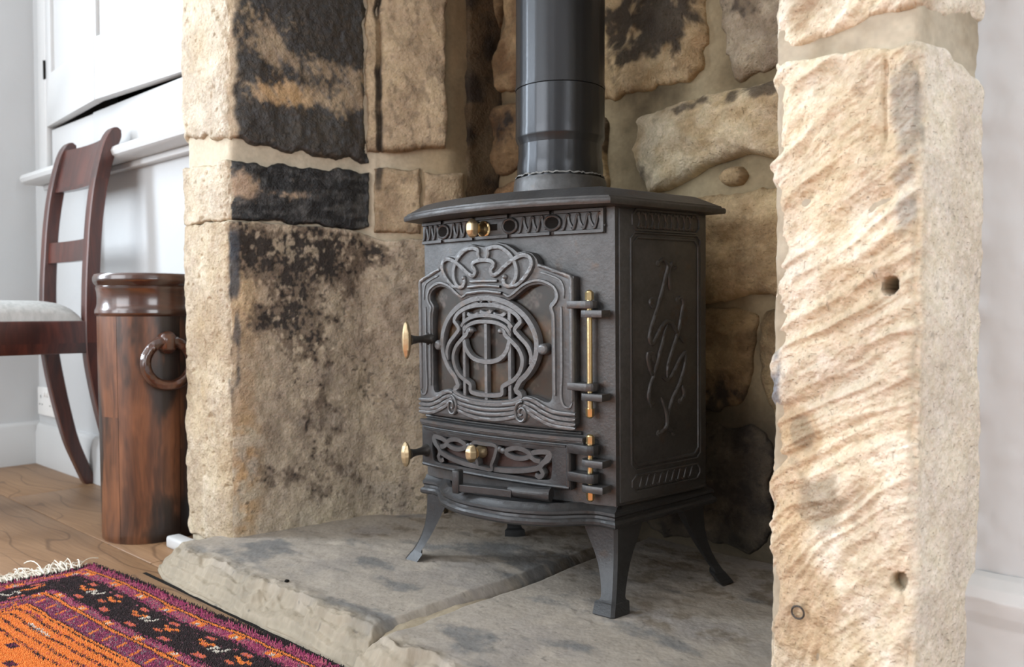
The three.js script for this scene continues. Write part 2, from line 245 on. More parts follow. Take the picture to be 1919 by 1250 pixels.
{ // the wall left of the fireplace with a shuttered window
  const w = struct('wall_back_left', 'off-white wall behind the chair under the shuttered window');
  { const q = []; for (const [x0, x1, y0, y1] of [[RX0 - 0.2, -2.66, -0.02, CEIL], [-1.71, -1.45, -0.02, CEIL], [-2.66, -1.71, -0.02, 0.985], [-2.66, -1.71, 2.1, CEIL]]) q.push(bx(x1 - x0, y1 - y0, 0.2, (x0 + x1) / 2, (y0 + y1) / 2, ZB - 0.1)); mesh('plaster', merge(q), M.wall, w); }
  const s = struct('window_1', 'white painted window closed behind folding panelled shutters above a moulded sill');
  // sill: bullnosed board above a small bed moulding
  const sillShape = new THREE.Shape([[0, 0], [0.062, 0], [0.072, 0.006], [0.076, 0.016], [0.072, 0.026], [0.062, 0.032], [0, 0.032]].map((p) => new THREE.Vector2(...p)));
  const sill = new THREE.ExtrudeGeometry(sillShape, { depth: 1.13, bevelEnabled: false }); sill.rotateY(-Math.PI / 2); sill.scale(-1, 1, 1);
  const sg = new THREE.ExtrudeGeometry(sillShape, { depth: 1.13, bevelEnabled: false }); sg.applyMatrix4(new THREE.Matrix4().makeBasis(new THREE.Vector3(0, 0, 1), new THREE.Vector3(0, 1, 0), new THREE.Vector3(-1, 0, 0))); sg.translate(-1.62, 0.853, ZB);
  mesh('window_sill', fin(sg), M.white, s);
  mesh('shade_backing', bx(1.0, 1.2, 0.03, -2.185, 1.54, ZB - 0.19), M.dark, s);  // unseen dark board added so the gap below the shutters stays in shade
  mesh('bed_moulding', bx(1.1, 0.016, 0.022, -2.17, 0.845, ZB + 0.011, 0.004), M.white, s);
  mesh('apron_panel', bx(0.32, 0.125, 0.016, -2.50, 0.9475, ZB + 0.008, 0.002), M.white, s);
  mesh('apron_panel', bx(0.74, 0.125, 0.022, -1.97, 0.9475, ZB + 0.011, 0.002), M.white, s);
  mesh('architrave', bx(0.06, 1.25, 0.03, -2.695, 1.51, ZB + 0.015, 0.004), M.white, s);
  mesh('architrave', bx(0.06, 1.25, 0.03, -1.65, 1.51, ZB + 0.015, 0.004), M.white, s);
  function leaf(a, b, px0, px1, pb) {                             // one shutter leaf between two plan points
    const L = Math.hypot(b[0] - a[0], b[1] - a[1]), g = new THREE.Group(); g.name = 'shutter'; g.position.set(a[0], 1.02, a[1]); g.rotation.y = -Math.atan2(b[1] - a[1], b[0] - a[0]); s.add(g);
    const sh = new THREE.Shape([[0, 0], [L, 0], [L, 1.1], [0, 1.1]].map((p) => new THREE.Vector2(...p)));
    sh.holes.push(new THREE.Path([[px0, pb], [px0, 1.0], [px1, 1.0], [px1, pb]].map((p) => new THREE.Vector2(...p))));
    const f = new THREE.ExtrudeGeometry(sh, { depth: 0.018, bevelEnabled: true, bevelSize: 0.002, bevelThickness: 0.003, bevelSegments: 2 }); mesh('shutter_frame', fin(f), M.white, g);
    mesh('shutter_panel', bx(px1 - px0 + 0.004, 1.0 - pb, 0.01, (px0 + px1) / 2, (1.0 + pb) / 2, 0.006), M.white, g);
    return g;
  }
  const a = leaf([-2.665, -0.918], [-2.232, -0.885], 0.05, 0.262, 0.145);
  leaf([-2.228, -0.885], [-1.70, -0.926], 0.006, 0.40, 0.155);
  const hg = [new THREE.CylinderGeometry(0.005, 0.005, 0.055, 10)]; hg[0].translate(-0.004, 0.165, 0.022); mesh('hinge', merge([fin(hg[0]), bx(0.014, 0.05, 0.003, -0.004, 0.165, 0.02)]), M.dark, a);
  // socket outlet low in the corner
  const so = tag(thing('wall_socket', 'white double wall socket above the skirting behind the chair legs', 'socket', [-2.755, 0.197, ZB]), 'white double wall socket above the skirting behind the chair legs', 'socket');
  mesh('faceplate', bx(0.146, 0.086, 0.012, 0, 0, 0.006, 0.003), M.plastic, so);
  for (const sx of [-1, 1]) { mesh('rocker_switch', bx(0.012, 0.018, 0.006, sx * 0.012, 0.024, 0.0135, 0.002), M.plastic, so); mesh('pin_holes', merge([bx(0.004, 0.009, 0.002, sx * 0.044, 0.014, 0.0115), bx(0.008, 0.003, 0.002, sx * 0.044 - 0.011, -0.010, 0.0115), bx(0.008, 0.003, 0.002, sx * 0.044 + 0.011, -0.010, 0.0115)]), M.dark, so); }
}
function skirting(name, label, len, pos, turn, h = 0.13, t = 0.019) {
  const b = struct(name, label); const sh = new THREE.Shape([[0, 0], [t, 0], [t, h - 0.03], [t - 0.003, h - 0.024], [t - 0.004, h - 0.012], [t - 0.010, h - 0.003], [0.004, h], [0, h]].map((p) => new THREE.Vector2(...p)));
  const g = new THREE.ExtrudeGeometry(sh, { depth: len, bevelEnabled: false }); g.rotateY(-Math.PI / 2); g.translate(len / 2, 0, 0);
  mesh('skirting_board', fin(g), M.white, b); b.position.set(...pos); b.rotation.y = turn; return b;
}
skirting('baseboard_left', 'white painted skirting along the side wall', 3.5, [RX0, 0, ZB + 1.75], Math.PI / 2);
skirting('baseboard_back', 'white painted skirting board below the shuttered window', 1.2, [-2.23, 0, ZB], 0);
{ const e = struct('trim_1', 'short white skirting stub between log barrel and stone jamb'); mesh('skirting_stub', bx(0.085, 0.024, 0.030, -1.588, 0.012, -0.772, 0.006), M.white, e); }

// ---------------------------------------------------------------- the painted wall right of the fireplace
{
  const w = struct('wall_back_right', 'uneven white painted plaster wall right of the stone jamb');
  const bump = (x, y) => 0.006 * fbm(x * 9, y * 9, 3, 4) + 0.0016 * fbm(x * 45, y * 45, 8, 3);
  const nu = 260, nv = 300, X0 = -0.215, X1 = 0.5, Y1 = 1.3;
  const wc = new THREE.Color(0.70, 0.69, 0.665);
  const g = gridGeo(nu, nv, (i, j) => { const u = i / (nu - 1), v = j / (nv - 1), y = v * Y1, x = lerp(X0 + 0.008 * fbm(3, y * 24, 5, 4), X1, u * u * 0.6 + u * 0.4), lip = 0.010 * Math.exp(-(((x - X0) / 0.012) ** 2)) * (0.7 + 0.6 * vn(y * 60, 3)); return [x, y, -0.907 + bump(x, y) + lip]; }, null, (i, j) => [i / nu * 0.7, j / nv * 1.3]);
  mesh('plaster', g, M.wall, w);
  mesh('plaster_above', bx(RX1 - X0, CEIL - 1.2, 0.2, (RX1 + X0) / 2, (CEIL + 1.2) / 2, -1.01), M.wall, w);
  mesh('plaster_beyond', bx(RX1 - 0.4, 1.3, 0.2, (RX1 + 0.4) / 2, 0.6, -1.01), M.wall, w);
  const b = struct('baseboard_right', 'thick white painted plaster skirting at the foot of the right wall');
  const prof = [[0.002, 0.225], [0.010, 0.222], [0.020, 0.214], [0.025, 0.204], [0.024, 0.190], [0.021, 0.178], [0.022, 0.15], [0.024, 0.1], [0.025, 0.05], [0.026, -0.002]], n2 = 90;
  const path = (v) => { const k = v * (prof.length - 1), i = Math.min(prof.length - 2, Math.floor(k)), t = k - i; return [lerp(prof[i][0], prof[i + 1][0], t), lerp(prof[i][1], prof[i + 1][1], t)]; };
  const g2 = gridGeo(200, n2, (i, j) => { const u = i / 199, x = lerp(-0.222, 0.6, u), q = path(1 - j / (n2 - 1)), lip = 0.008 * Math.exp(-(((x + 0.222) / 0.012) ** 2)); return [x + 0.006 * fbm(q[1] * 30, 4, 4, 3) * (1 - u), q[1] + 0.003 * fbm(x * 14, 2, 2, 3), -0.907 + q[0] + lip + 0.5 * bump(x, q[1] + 3) + 0.003 * fbm(x * 25, q[1] * 25, 6, 3)]; }, null, (i, j) => [i / 200 * 0.8, j / n2 * 0.22]);
  mesh('skirting_board', g2, M.white, b);
  mesh('skirting_beyond', bx(RX1 - 0.6, 0.22, 0.03, (RX1 + 0.6) / 2, 0.11, -0.897, 0.005), M.white, b);
}

// ---------------------------------------------------------------- fireplace masonry
const CREAM = srgb(226, 210, 184), PALE = srgb(232, 219, 196), TAN = srgb(186, 163, 130), OCHRE = srgb(196, 155, 100), GREY = srgb(158, 148, 134), BLACK = srgb(29, 30, 32), BROWN = srgb(96, 78, 60), LIME = srgb(192, 178, 152), BLUEBLACK = srgb(66, 72, 80);
{
  const path = planPath([[-1.611, -0.95], [-1.611, -0.79], [-1.434, -0.793], [-1.391, -1.083], [-1.263, -1.21], [-1.245, -1.38]], 0.02);
  const SA = 0.326, corner = (a) => Math.exp(-((a / 0.02) ** 2));
  const jamb = struct('wall_fireplace_left', 'left stone jamb of the fireplace with soot-blackened inner face');
  const L = path.length;
  mesh('mortar', stoneSheet(path, { s0: 0.02, s1: L, y0: -0.02, y1: 1.34, step: 0.005, wob: 0, round: 0.001, disp: (s, t) => -0.008 + 0.003 * fbm(s * 25, t * 25, 2, 4) + (s - SA > 0.31 ? -0.004 : 0), color: (s, t) => { const a = s - SA; return mix3(mix3(srgb(205, 192, 168), srgb(160, 140, 108), smooth(0.25, 0.45, a)), BROWN, 0.35 * smooth(0.1, 0.5, fbm(s * 20, t * 20, 6, 4)) * smooth(0.3, 0.42, a)); } }), M.mortar, jamb);
  // surface of the front face is pitted and pecked; the inner face is smoother and sooty
  const pits = (s, t, n) => { const p = vn(s * 95, t * 70, n); return p > 0.72 ? -(p - 0.72) * 0.018 : 0; };
  const face = (k) => (s, t) => { const a = s - SA, front = a < 0; let d = 0.004 * fbm(s * 16, t * 9, k, 4) + 0.0016 * fbm(s * 90, t * 60, k + 3, 3);
    if (front) d += 0.0035 * ridge(s * 34 + t * 22, t * 16 - s * 9, k + 1, 3) + pits(s, t, k + 2) - 0.004 * corner(a) * (1 + fbm(t * 40, 1, k, 3));
    else d += 0.0028 * ridge(s * 18 + t * 6, t * 10 - s * 8, k + 5, 3) - 0.004 * corner(a) * (1 + fbm(t * 40, 1, k, 3)); return d; };
  const frontCol = (s, t) => { const n = fbm(s * 30, t * 22, 31, 5), m = fbm(s * 9, t * 7, 33, 3); let c = mix3(srgb(190, 173, 146), srgb(204, 190, 166), smooth(-0.2, 0.5, n)); c = mix3(c, srgb(176, 152, 114), 0.6 * smooth(0.05, 0.5, m + 0.4 * n)); return c; };
  const spill = (a, t, k) => fbm(a * 22, t * 22, k, 5);
  const colTop = (s, t) => { const a = s - SA; if (a < -0.004 + 0.012 * fbm(3, t * 30, 9, 4)) return frontCol(s, t);
    const n = spill(a, t, 41), fine = fbm(a * 150, t * 150, 43, 3), br = fbm(a * 90 + t * 60, t * 25, 44, 3);
    let soot = 0.93 + 0.5 * n - 0.85 * blob(a, t, 0.10, 0.895, 0.06, 0.022) - 0.75 * blob(a, t, 0.20, 0.905, 0.09, 0.028) - 0.7 * blob(a, t, 0.075, 0.99, 0.05, 0.05) - 0.5 * blob(a, t, 0.20, 0.965, 0.12, 0.02) - 0.35 * blob(a, t, 0.255, 0.93, 0.03, 0.05) + 0.5 * blob(a, t, 0.18, 0.83, 0.2, 0.03) + 0.5 * blob(a, t, 0.24, 1.05, 0.08, 0.07) + 0.3 * blob(a, t, 0.05, 0.94, 0.05, 0.02);
    soot = smooth(0.12, 0.78, soot + 0.42 * fine + 0.34 * br) * (0.93 + 0.14 * fine);
    const edge = smooth(0.000, 0.012, a - 0.006 - 0.010 * fbm(5, t * 45, 6, 3));
    let base = mix3(srgb(172, 152, 124), srgb(206, 170, 122), smooth(0.0, 0.6, blob(a, t, 0.10, 0.90, 0.05, 0.03) + 0.3 * n)); base = mix3(base, GREY, 0.5 * smooth(0.0, 0.4, br));
    return mix3(mix3(CREAM, TAN, 0.6), mix3(base, mix3(BLACK, srgb(84, 84, 84), clamp(0.12 + 1.1 * fine + 0.5 * br)), soot), edge); };
  const colMid = (s, t) => { const a = s - SA; if (a < 0.004 + 0.010 * fbm(3, t * 30, 9, 4)) return frontCol(s, t);
    const n = spill(a, t, 51), fine = fbm(a * 160, t * 160, 53, 3); let soot = 0.92 + 0.5 * n - 0.95 * blob(a, t, 0.025, 0.715, 0.032, 0.024) - 0.5 * blob(a, t, 0.12, 0.705, 0.05, 0.008) - 0.45 * blob(a, t, 0.03, 0.69, 0.02, 0.02);
    soot = smooth(0.12, 0.7, soot + 0.36 * fine); return mix3(srgb(190, 165, 138), mix3(BLACK, srgb(86, 86, 85), clamp(0.08 + 1.2 * fbm(a * 40, t * 120, 54, 4) + 0.5 * fine)), soot); };
  const colLow = (s, t) => { const a = s - SA; const e = 0.004 * fbm(3, t * 30, 9, 4);
    const strip = smooth(0.016, 0.008, Math.abs(a - 0.006 - e)) * (smooth(0.49, 0.51, t) * smooth(0.64, 0.62, t) * 0.9 + 0.75 * smooth(0.30, 0.33, t) * smooth(0.49, 0.46, t) * smooth(-0.1, 0.3, fbm(a * 70, t * 30, 66, 3)));
    if (a < 0.0 + e) return mix3(frontCol(s, t), BLUEBLACK, strip * smooth(-0.012, 0.0, a));
    const n = fbm(a * 20, t * 20, 61, 6), m = fbm(a * 55, t * 48, 63, 5), fine = fbm(a * 160, t * 140, 65, 3);
    let c = mix3(srgb(188, 173, 150), srgb(160, 146, 126), smooth(-0.3, 0.5, m)); c = mix3(c, srgb(170, 159, 142), 0.6 * smooth(0.1, 0.5, n));
    c = mix3(c, OCHRE, 0.75 * blob(a, t, 0.025, 0.16, 0.03, 0.17) * smooth(-0.35, 0.3, m)); c = mix3(c, srgb(205, 172, 124), 0.55 * blob(a, t, 0.02, 0.5, 0.04, 0.12));
    let dirt = 0.08 + blob(a, t, 0.10, 0.605, 0.12, 0.045) * 1.05 + blob(a, t, 0.25, 0.60, 0.12, 0.05) * 0.85 + blob(a, t, 0.03, 0.6, 0.03, 0.05) * 0.5 + blob(a, t, 0.12, 0.53, 0.05, 0.07) * 0.85 + blob(a, t, 0.09, 0.46, 0.05, 0.05) * 0.7 + blob(a, t, 0.15, 0.40, 0.06, 0.07) * 0.8 + blob(a, t, 0.23, 0.50, 0.05, 0.06) * 0.55 + blob(a, t, 0.17, 0.30, 0.06, 0.03) * 0.45 + blob(a, t, 0.16, 0.14, 0.12, 0.05) * 0.55 + blob(a, t, 0.19, 0.22, 0.05, 0.05) * 0.45;
    const k = smooth(0.36, 0.66, dirt * 0.88 + 0.42 * n + 0.34 * m + 0.26 * fine);
    c = mix3(c, srgb(112, 97, 82), 0.85 * k); const k2 = smooth(0.58, 0.80, dirt * 0.66 + 0.5 * m + 0.28 * n + 0.5 * fine); c = mix3(c, srgb(46, 42, 40), 0.9 * k2); c = mix3(c, srgb(206, 190, 164), 0.7 * smooth(0.30, 0.5, 0.6 * fbm(a * 120, t * 80, 67, 4) - 0.25 * n + 0.2 * dirt));
    const sp = smooth(0.35, 0.5, fbm(a * 110, t * 110, 68, 3) * 0.7 + 0.3 * fbm(a * 14, t * 14, 69, 2)); c = mix3(c, srgb(60, 54, 50), 0.6 * sp);
    c = mix3(c, srgb(128, 112, 88), 0.5 * smooth(0.33, 0.46, a)); return mix3(c, BLUEBLACK, strip); };
  const colBack = (s, t) => { const a = s - SA, b = a - 0.29, n = fbm(s * 24, t * 14, 71, 5), f = fbm(s * 90, t * 60, 73, 4); let c = mix3(srgb(188, 166, 134), srgb(152, 130, 102), smooth(-0.3, 0.5, n)); c = mix3(c, srgb(120, 104, 84), 0.6 * smooth(0.1, 0.5, f)); const crack = smooth(0.010, 0.004, Math.abs(b - 0.024 - 0.004 * vn(t * 40, 1))) * smooth(-0.4, 0.2, fbm(3, t * 35, 74, 3)); return mix3(c, srgb(40, 36, 34), 0.85 * crack); };
  mesh('stone', stoneSheet(path, { s0: 0.02, s1: SA + 0.286, y0: (s) => (s - SA < 0 ? 0.800 + 0.02 * smooth(-0.02, -0.12, s - SA) : lerp(0.800, 0.790, smooth(0, 0.1, s - SA))), y1: 1.34, wob: 0.013, disp: face(1), color: colTop, seed: 1, round: 0.01 }), M.soot, jamb);
  mesh('stone', stoneSheet(path, { s0: 0.02, s1: SA + 0.296, y0: 0.649, y1: (s) => lerp(0.757, 0.768, smooth(0, 0.3, s - SA)), wob: 0.009, disp: face(11), color: colMid, seed: 2, round: 0.005 }), M.soot, jamb);
  mesh('stone', stoneSheet(path, { s0: 0.02, s1: SA + 0.45, step: 0.0019, y0: 0.03, y1: (s) => 0.647 - 0.02 * smooth(0.25, 0.33, s - SA), wob: 0.004, disp: face(21), color: colLow, seed: 3, round: 0.004 }), M.stone, jamb);
  mesh('stone', stoneSheet(path, { s0: SA + 0.29, s1: SA + 0.455, y0: (s) => 0.806 + 0.014 * smooth(0.3, 0.45, s - SA), y1: 1.34, wob: 0.006, disp: (s, t) => { const b = s - SA - 0.29; return 0.004 + 0.012 * smooth(0.02, 0.045, b) + 0.006 * fbm(s * 18, t * 10, 81, 4) + 0.004 * ridge(s * 30 + t * 12, t * 14, 82, 3) - 0.014 * smooth(0.007, 0.002, Math.abs(b - 0.024 - 0.004 * vn(t * 40, 1))); }, color: colBack, seed: 4, round: 0.012 }), M.stone, jamb);
  mesh('stone', stoneSheet(path, { s0: SA + 0.303, s1: SA + 0.40, y0: 0.640, y1: 0.775, wob: 0.006, disp: (s, t) => 0.001 + 0.005 * fbm(s * 20, t * 20, 84, 4), color: colBack, seed: 5, round: 0.012 }), M.stone, jamb);
  mesh('stone', stoneSheet(path, { s0: SA + 0.408, s1: SA + 0.50, y0: 0.645, y1: 0.768, wob: 0.006, disp: (s, t) => 0.001 + 0.006 * fbm(s * 20, t * 20, 87, 4), color: colBack, seed: 6, round: 0.012 }), M.stone, jamb);
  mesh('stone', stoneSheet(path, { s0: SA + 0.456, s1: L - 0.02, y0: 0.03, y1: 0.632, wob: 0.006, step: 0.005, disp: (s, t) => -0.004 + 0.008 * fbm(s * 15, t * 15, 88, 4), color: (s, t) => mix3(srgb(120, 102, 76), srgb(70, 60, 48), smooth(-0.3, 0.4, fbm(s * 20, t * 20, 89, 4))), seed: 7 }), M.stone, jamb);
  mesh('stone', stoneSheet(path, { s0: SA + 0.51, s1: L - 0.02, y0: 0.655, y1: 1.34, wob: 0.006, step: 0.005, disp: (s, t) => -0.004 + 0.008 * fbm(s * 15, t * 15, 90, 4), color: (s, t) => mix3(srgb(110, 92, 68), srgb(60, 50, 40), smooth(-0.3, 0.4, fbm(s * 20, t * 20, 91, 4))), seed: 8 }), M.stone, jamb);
}
{
  const path = planPath([[-0.34, -1.38], [-0.372, -0.796], [-0.228, -0.79], [-0.203, -0.905], [-0.198, -0.98]], 0.012);
  const S0 = 0.585, jamb = struct('wall_fireplace_right', 'right stone jamb of the fireplace with diagonal tool marks and drilled holes');
  const L = path.length;
  mesh('mortar', stoneSheet(path, { s0: 0, s1: L, y0: -0.02, y1: 1.34, step: 0.004, wob: 0, round: 0.001, disp: (s, t) => -0.005 - 0.1 * ([[0.70, 0.502], [0.712, 0.231]].some((h) => Math.hypot(s - h[0], t - h[1]) < 0.016) ? 1 : 0) + 0.002 * fbm(s * 25, t * 40, 102, 4) + 0.001 * ridge(s * 8 + t * 60, t * 40, 103, 2), color: (s, t) => mix3(srgb(188, 176, 154), srgb(166, 152, 128), smooth(-0.2, 0.5, fbm(s * 30, t * 30, 104, 4))) }), M.mortar, jamb);
  const holes = [[S0 + 0.115, 0.502, 0.0072], [S0 + 0.127, 0.231, 0.0072]];
  const tool = (f, t, ang, k, fr) => { const c = Math.cos(ang), s = Math.sin(ang), u = f * c + t * s, v = -f * s + t * c; return ridge(u * fr * 0.28, v * fr, k, 3); };
  const rf = (k) => (s, t) => { const f = s - S0, margin = smooth(0.128, 0.146, f + 0.006 * fbm(2, t * 20, k, 3));
    const ang = lerp(1.05, 0.62, smooth(0.2, 0.5, t));
    let d = (1 - margin) * (0.0052 * tool(f + 0.012 * vn(s * 20, t * 20, k), t, ang, k, 46) + 0.005 * fbm(s * 22, t * 16, k + 1, 4) + 0.0016 * fbm(s * 120, t * 90, k + 2, 3)) + margin * (0.0022 * fbm(s * 30, t * 26, k + 3, 4) + 0.0008 * fbm(s * 150, t * 150, k + 4, 2));
    d += -0.004 * smooth(0.004, 0.0, Math.abs(f - 0.138 - 0.003 * vn(t * 30, 2, k))) * (0.4 + 0.6 * vn(t * 25, 5, k)); d += -0.006 * smooth(0.02, 0, f) * (1 + 1.4 * fbm(4, t * 26, k, 3));
    d -= 0.004 * smooth(0.0035, 0.001, Math.abs(f - 0.109)) * smooth(0.62, 0.64, t) * smooth(0.72, 0.70, t);
    for (const h of holes) { const r = Math.hypot(s - h[0], t - h[1]); d -= 0.07 * smooth(h[2] + 0.0012, h[2] - 0.0015, r) + 0.003 * smooth(0.02, 0.007, r); }
    return d; };
  const rcol = (s, t) => { const f = s - S0, n = fbm(s * 34, t * 26, 121, 5), m = fbm(s * 12, t * 9, 122, 4), w = tool(f, t, 0.7, 124, 50);
    let c = mix3(srgb(226, 211, 184), srgb(238, 228, 208), smooth(-0.25, 0.45, n)); c = mix3(c, srgb(206, 182, 146), 0.6 * smooth(0.1, 0.5, m + 0.25 * w)); c = mix3(c, srgb(236, 228, 212), 0.65 * smooth(0.135, 0.155, f));
    const g = smooth(0.3, 0.62, blob(f, t, 0.128, 0.66, 0.017, 0.07) * 0.75 + blob(f, t, 0.128, 0.56, 0.014, 0.035) * 0.5 + 0.35 * fbm(s * 70, t * 60, 126, 4)); c = mix3(c, srgb(150, 146, 138), 0.75 * g);
    const blue = smooth(0.012, 0.004, f + 0.004 * fbm(1, t * 60, 128, 3)) * (smooth(0.50, 0.47, t) * smooth(0.33, 0.37, t)) * smooth(-0.35, 0.05, fbm(f * 60, t * 40, 129, 4)); c = mix3(c, srgb(112, 122, 134), 0.85 * blue);
    const br = smooth(0.35, 0.6, blob(f, t, 0.03, 0.36, 0.03, 0.03) + blob(f, t, 0.02, 0.27, 0.03, 0.08) * 0.8 + blob(f, t, 0.04, 0.2, 0.04, 0.03) * 0.7 + blob(f, t, 0.03, 0.15, 0.05, 0.04) * 0.6 + 0.35 * n); c = mix3(c, srgb(182, 148, 104), 0.6 * br);
    c = mix3(c, srgb(150, 136, 112), 0.7 * smooth(0.3, 0.5, blob(f, t, 0.055, 0.29, 0.03, 0.04) * 0.7 + blob(f, t, 0.035, 0.36, 0.015, 0.02) * 0.7 + 0.3 * fbm(s * 60, t * 60, 131, 4)));
    c = mix3(c, srgb(196, 176, 170), 0.45 * smooth(0.245, 0.262, f) * smooth(-0.2, 0.3, n)); 
    return c; };
  mesh('stone', stoneSheet(path, { s0: S0 - 0.2, s1: L, y0: (s) => 0.741 + 0.004 * vn(s * 22, 4) + 0.010 * smooth(0.06, 0.12, s - S0) + 0.006 * smooth(0.16, 0.22, s - S0), y1: 1.34, step: 0.0026, wob: 0.005, disp: (s, t) => rf(201)(s, t) + 0.004 * fbm(s * 30, t * 30, 204, 4), color: (s, t) => { const c = rcol(s, t), n = fbm(s * 26, t * 26, 207, 5); return mix3(c, srgb(158, 128, 92), 0.6 * smooth(0.0, 0.4, n)); }, seed: 21, round: 0.012 }), M.stone, jamb);
  mesh('stone', stoneSheet(path, { s0: S0 - 0.2, s1: L, y0: -0.02, y1: (s) => 0.727 + 0.003 * vn(s * 30, 9) - 0.005 * smooth(0.06, 0.12, s - S0) - 0.02 * smooth(0.17, 0.25, s - S0), step: 0.0017, wob: 0.004, disp: rf(211), color: rcol, seed: 22, round: 0.009 }), M.stone, jamb);
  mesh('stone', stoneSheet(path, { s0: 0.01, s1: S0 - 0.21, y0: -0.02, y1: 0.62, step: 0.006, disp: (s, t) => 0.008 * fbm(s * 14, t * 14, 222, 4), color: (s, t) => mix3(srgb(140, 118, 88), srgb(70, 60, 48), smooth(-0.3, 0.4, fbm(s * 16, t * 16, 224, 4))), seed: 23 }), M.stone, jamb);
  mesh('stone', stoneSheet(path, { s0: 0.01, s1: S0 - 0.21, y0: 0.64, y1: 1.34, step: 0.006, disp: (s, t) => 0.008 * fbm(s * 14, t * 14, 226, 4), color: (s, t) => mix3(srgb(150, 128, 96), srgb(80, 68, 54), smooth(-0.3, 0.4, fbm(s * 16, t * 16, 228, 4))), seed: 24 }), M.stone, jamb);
  const ring = new THREE.TorusGeometry(0.0062, 0.0010, 8, 24); ring.translate(-0.334, 0.181, -0.7885); mesh('drill_ring', fin(ring), M.steel, jamb);
}
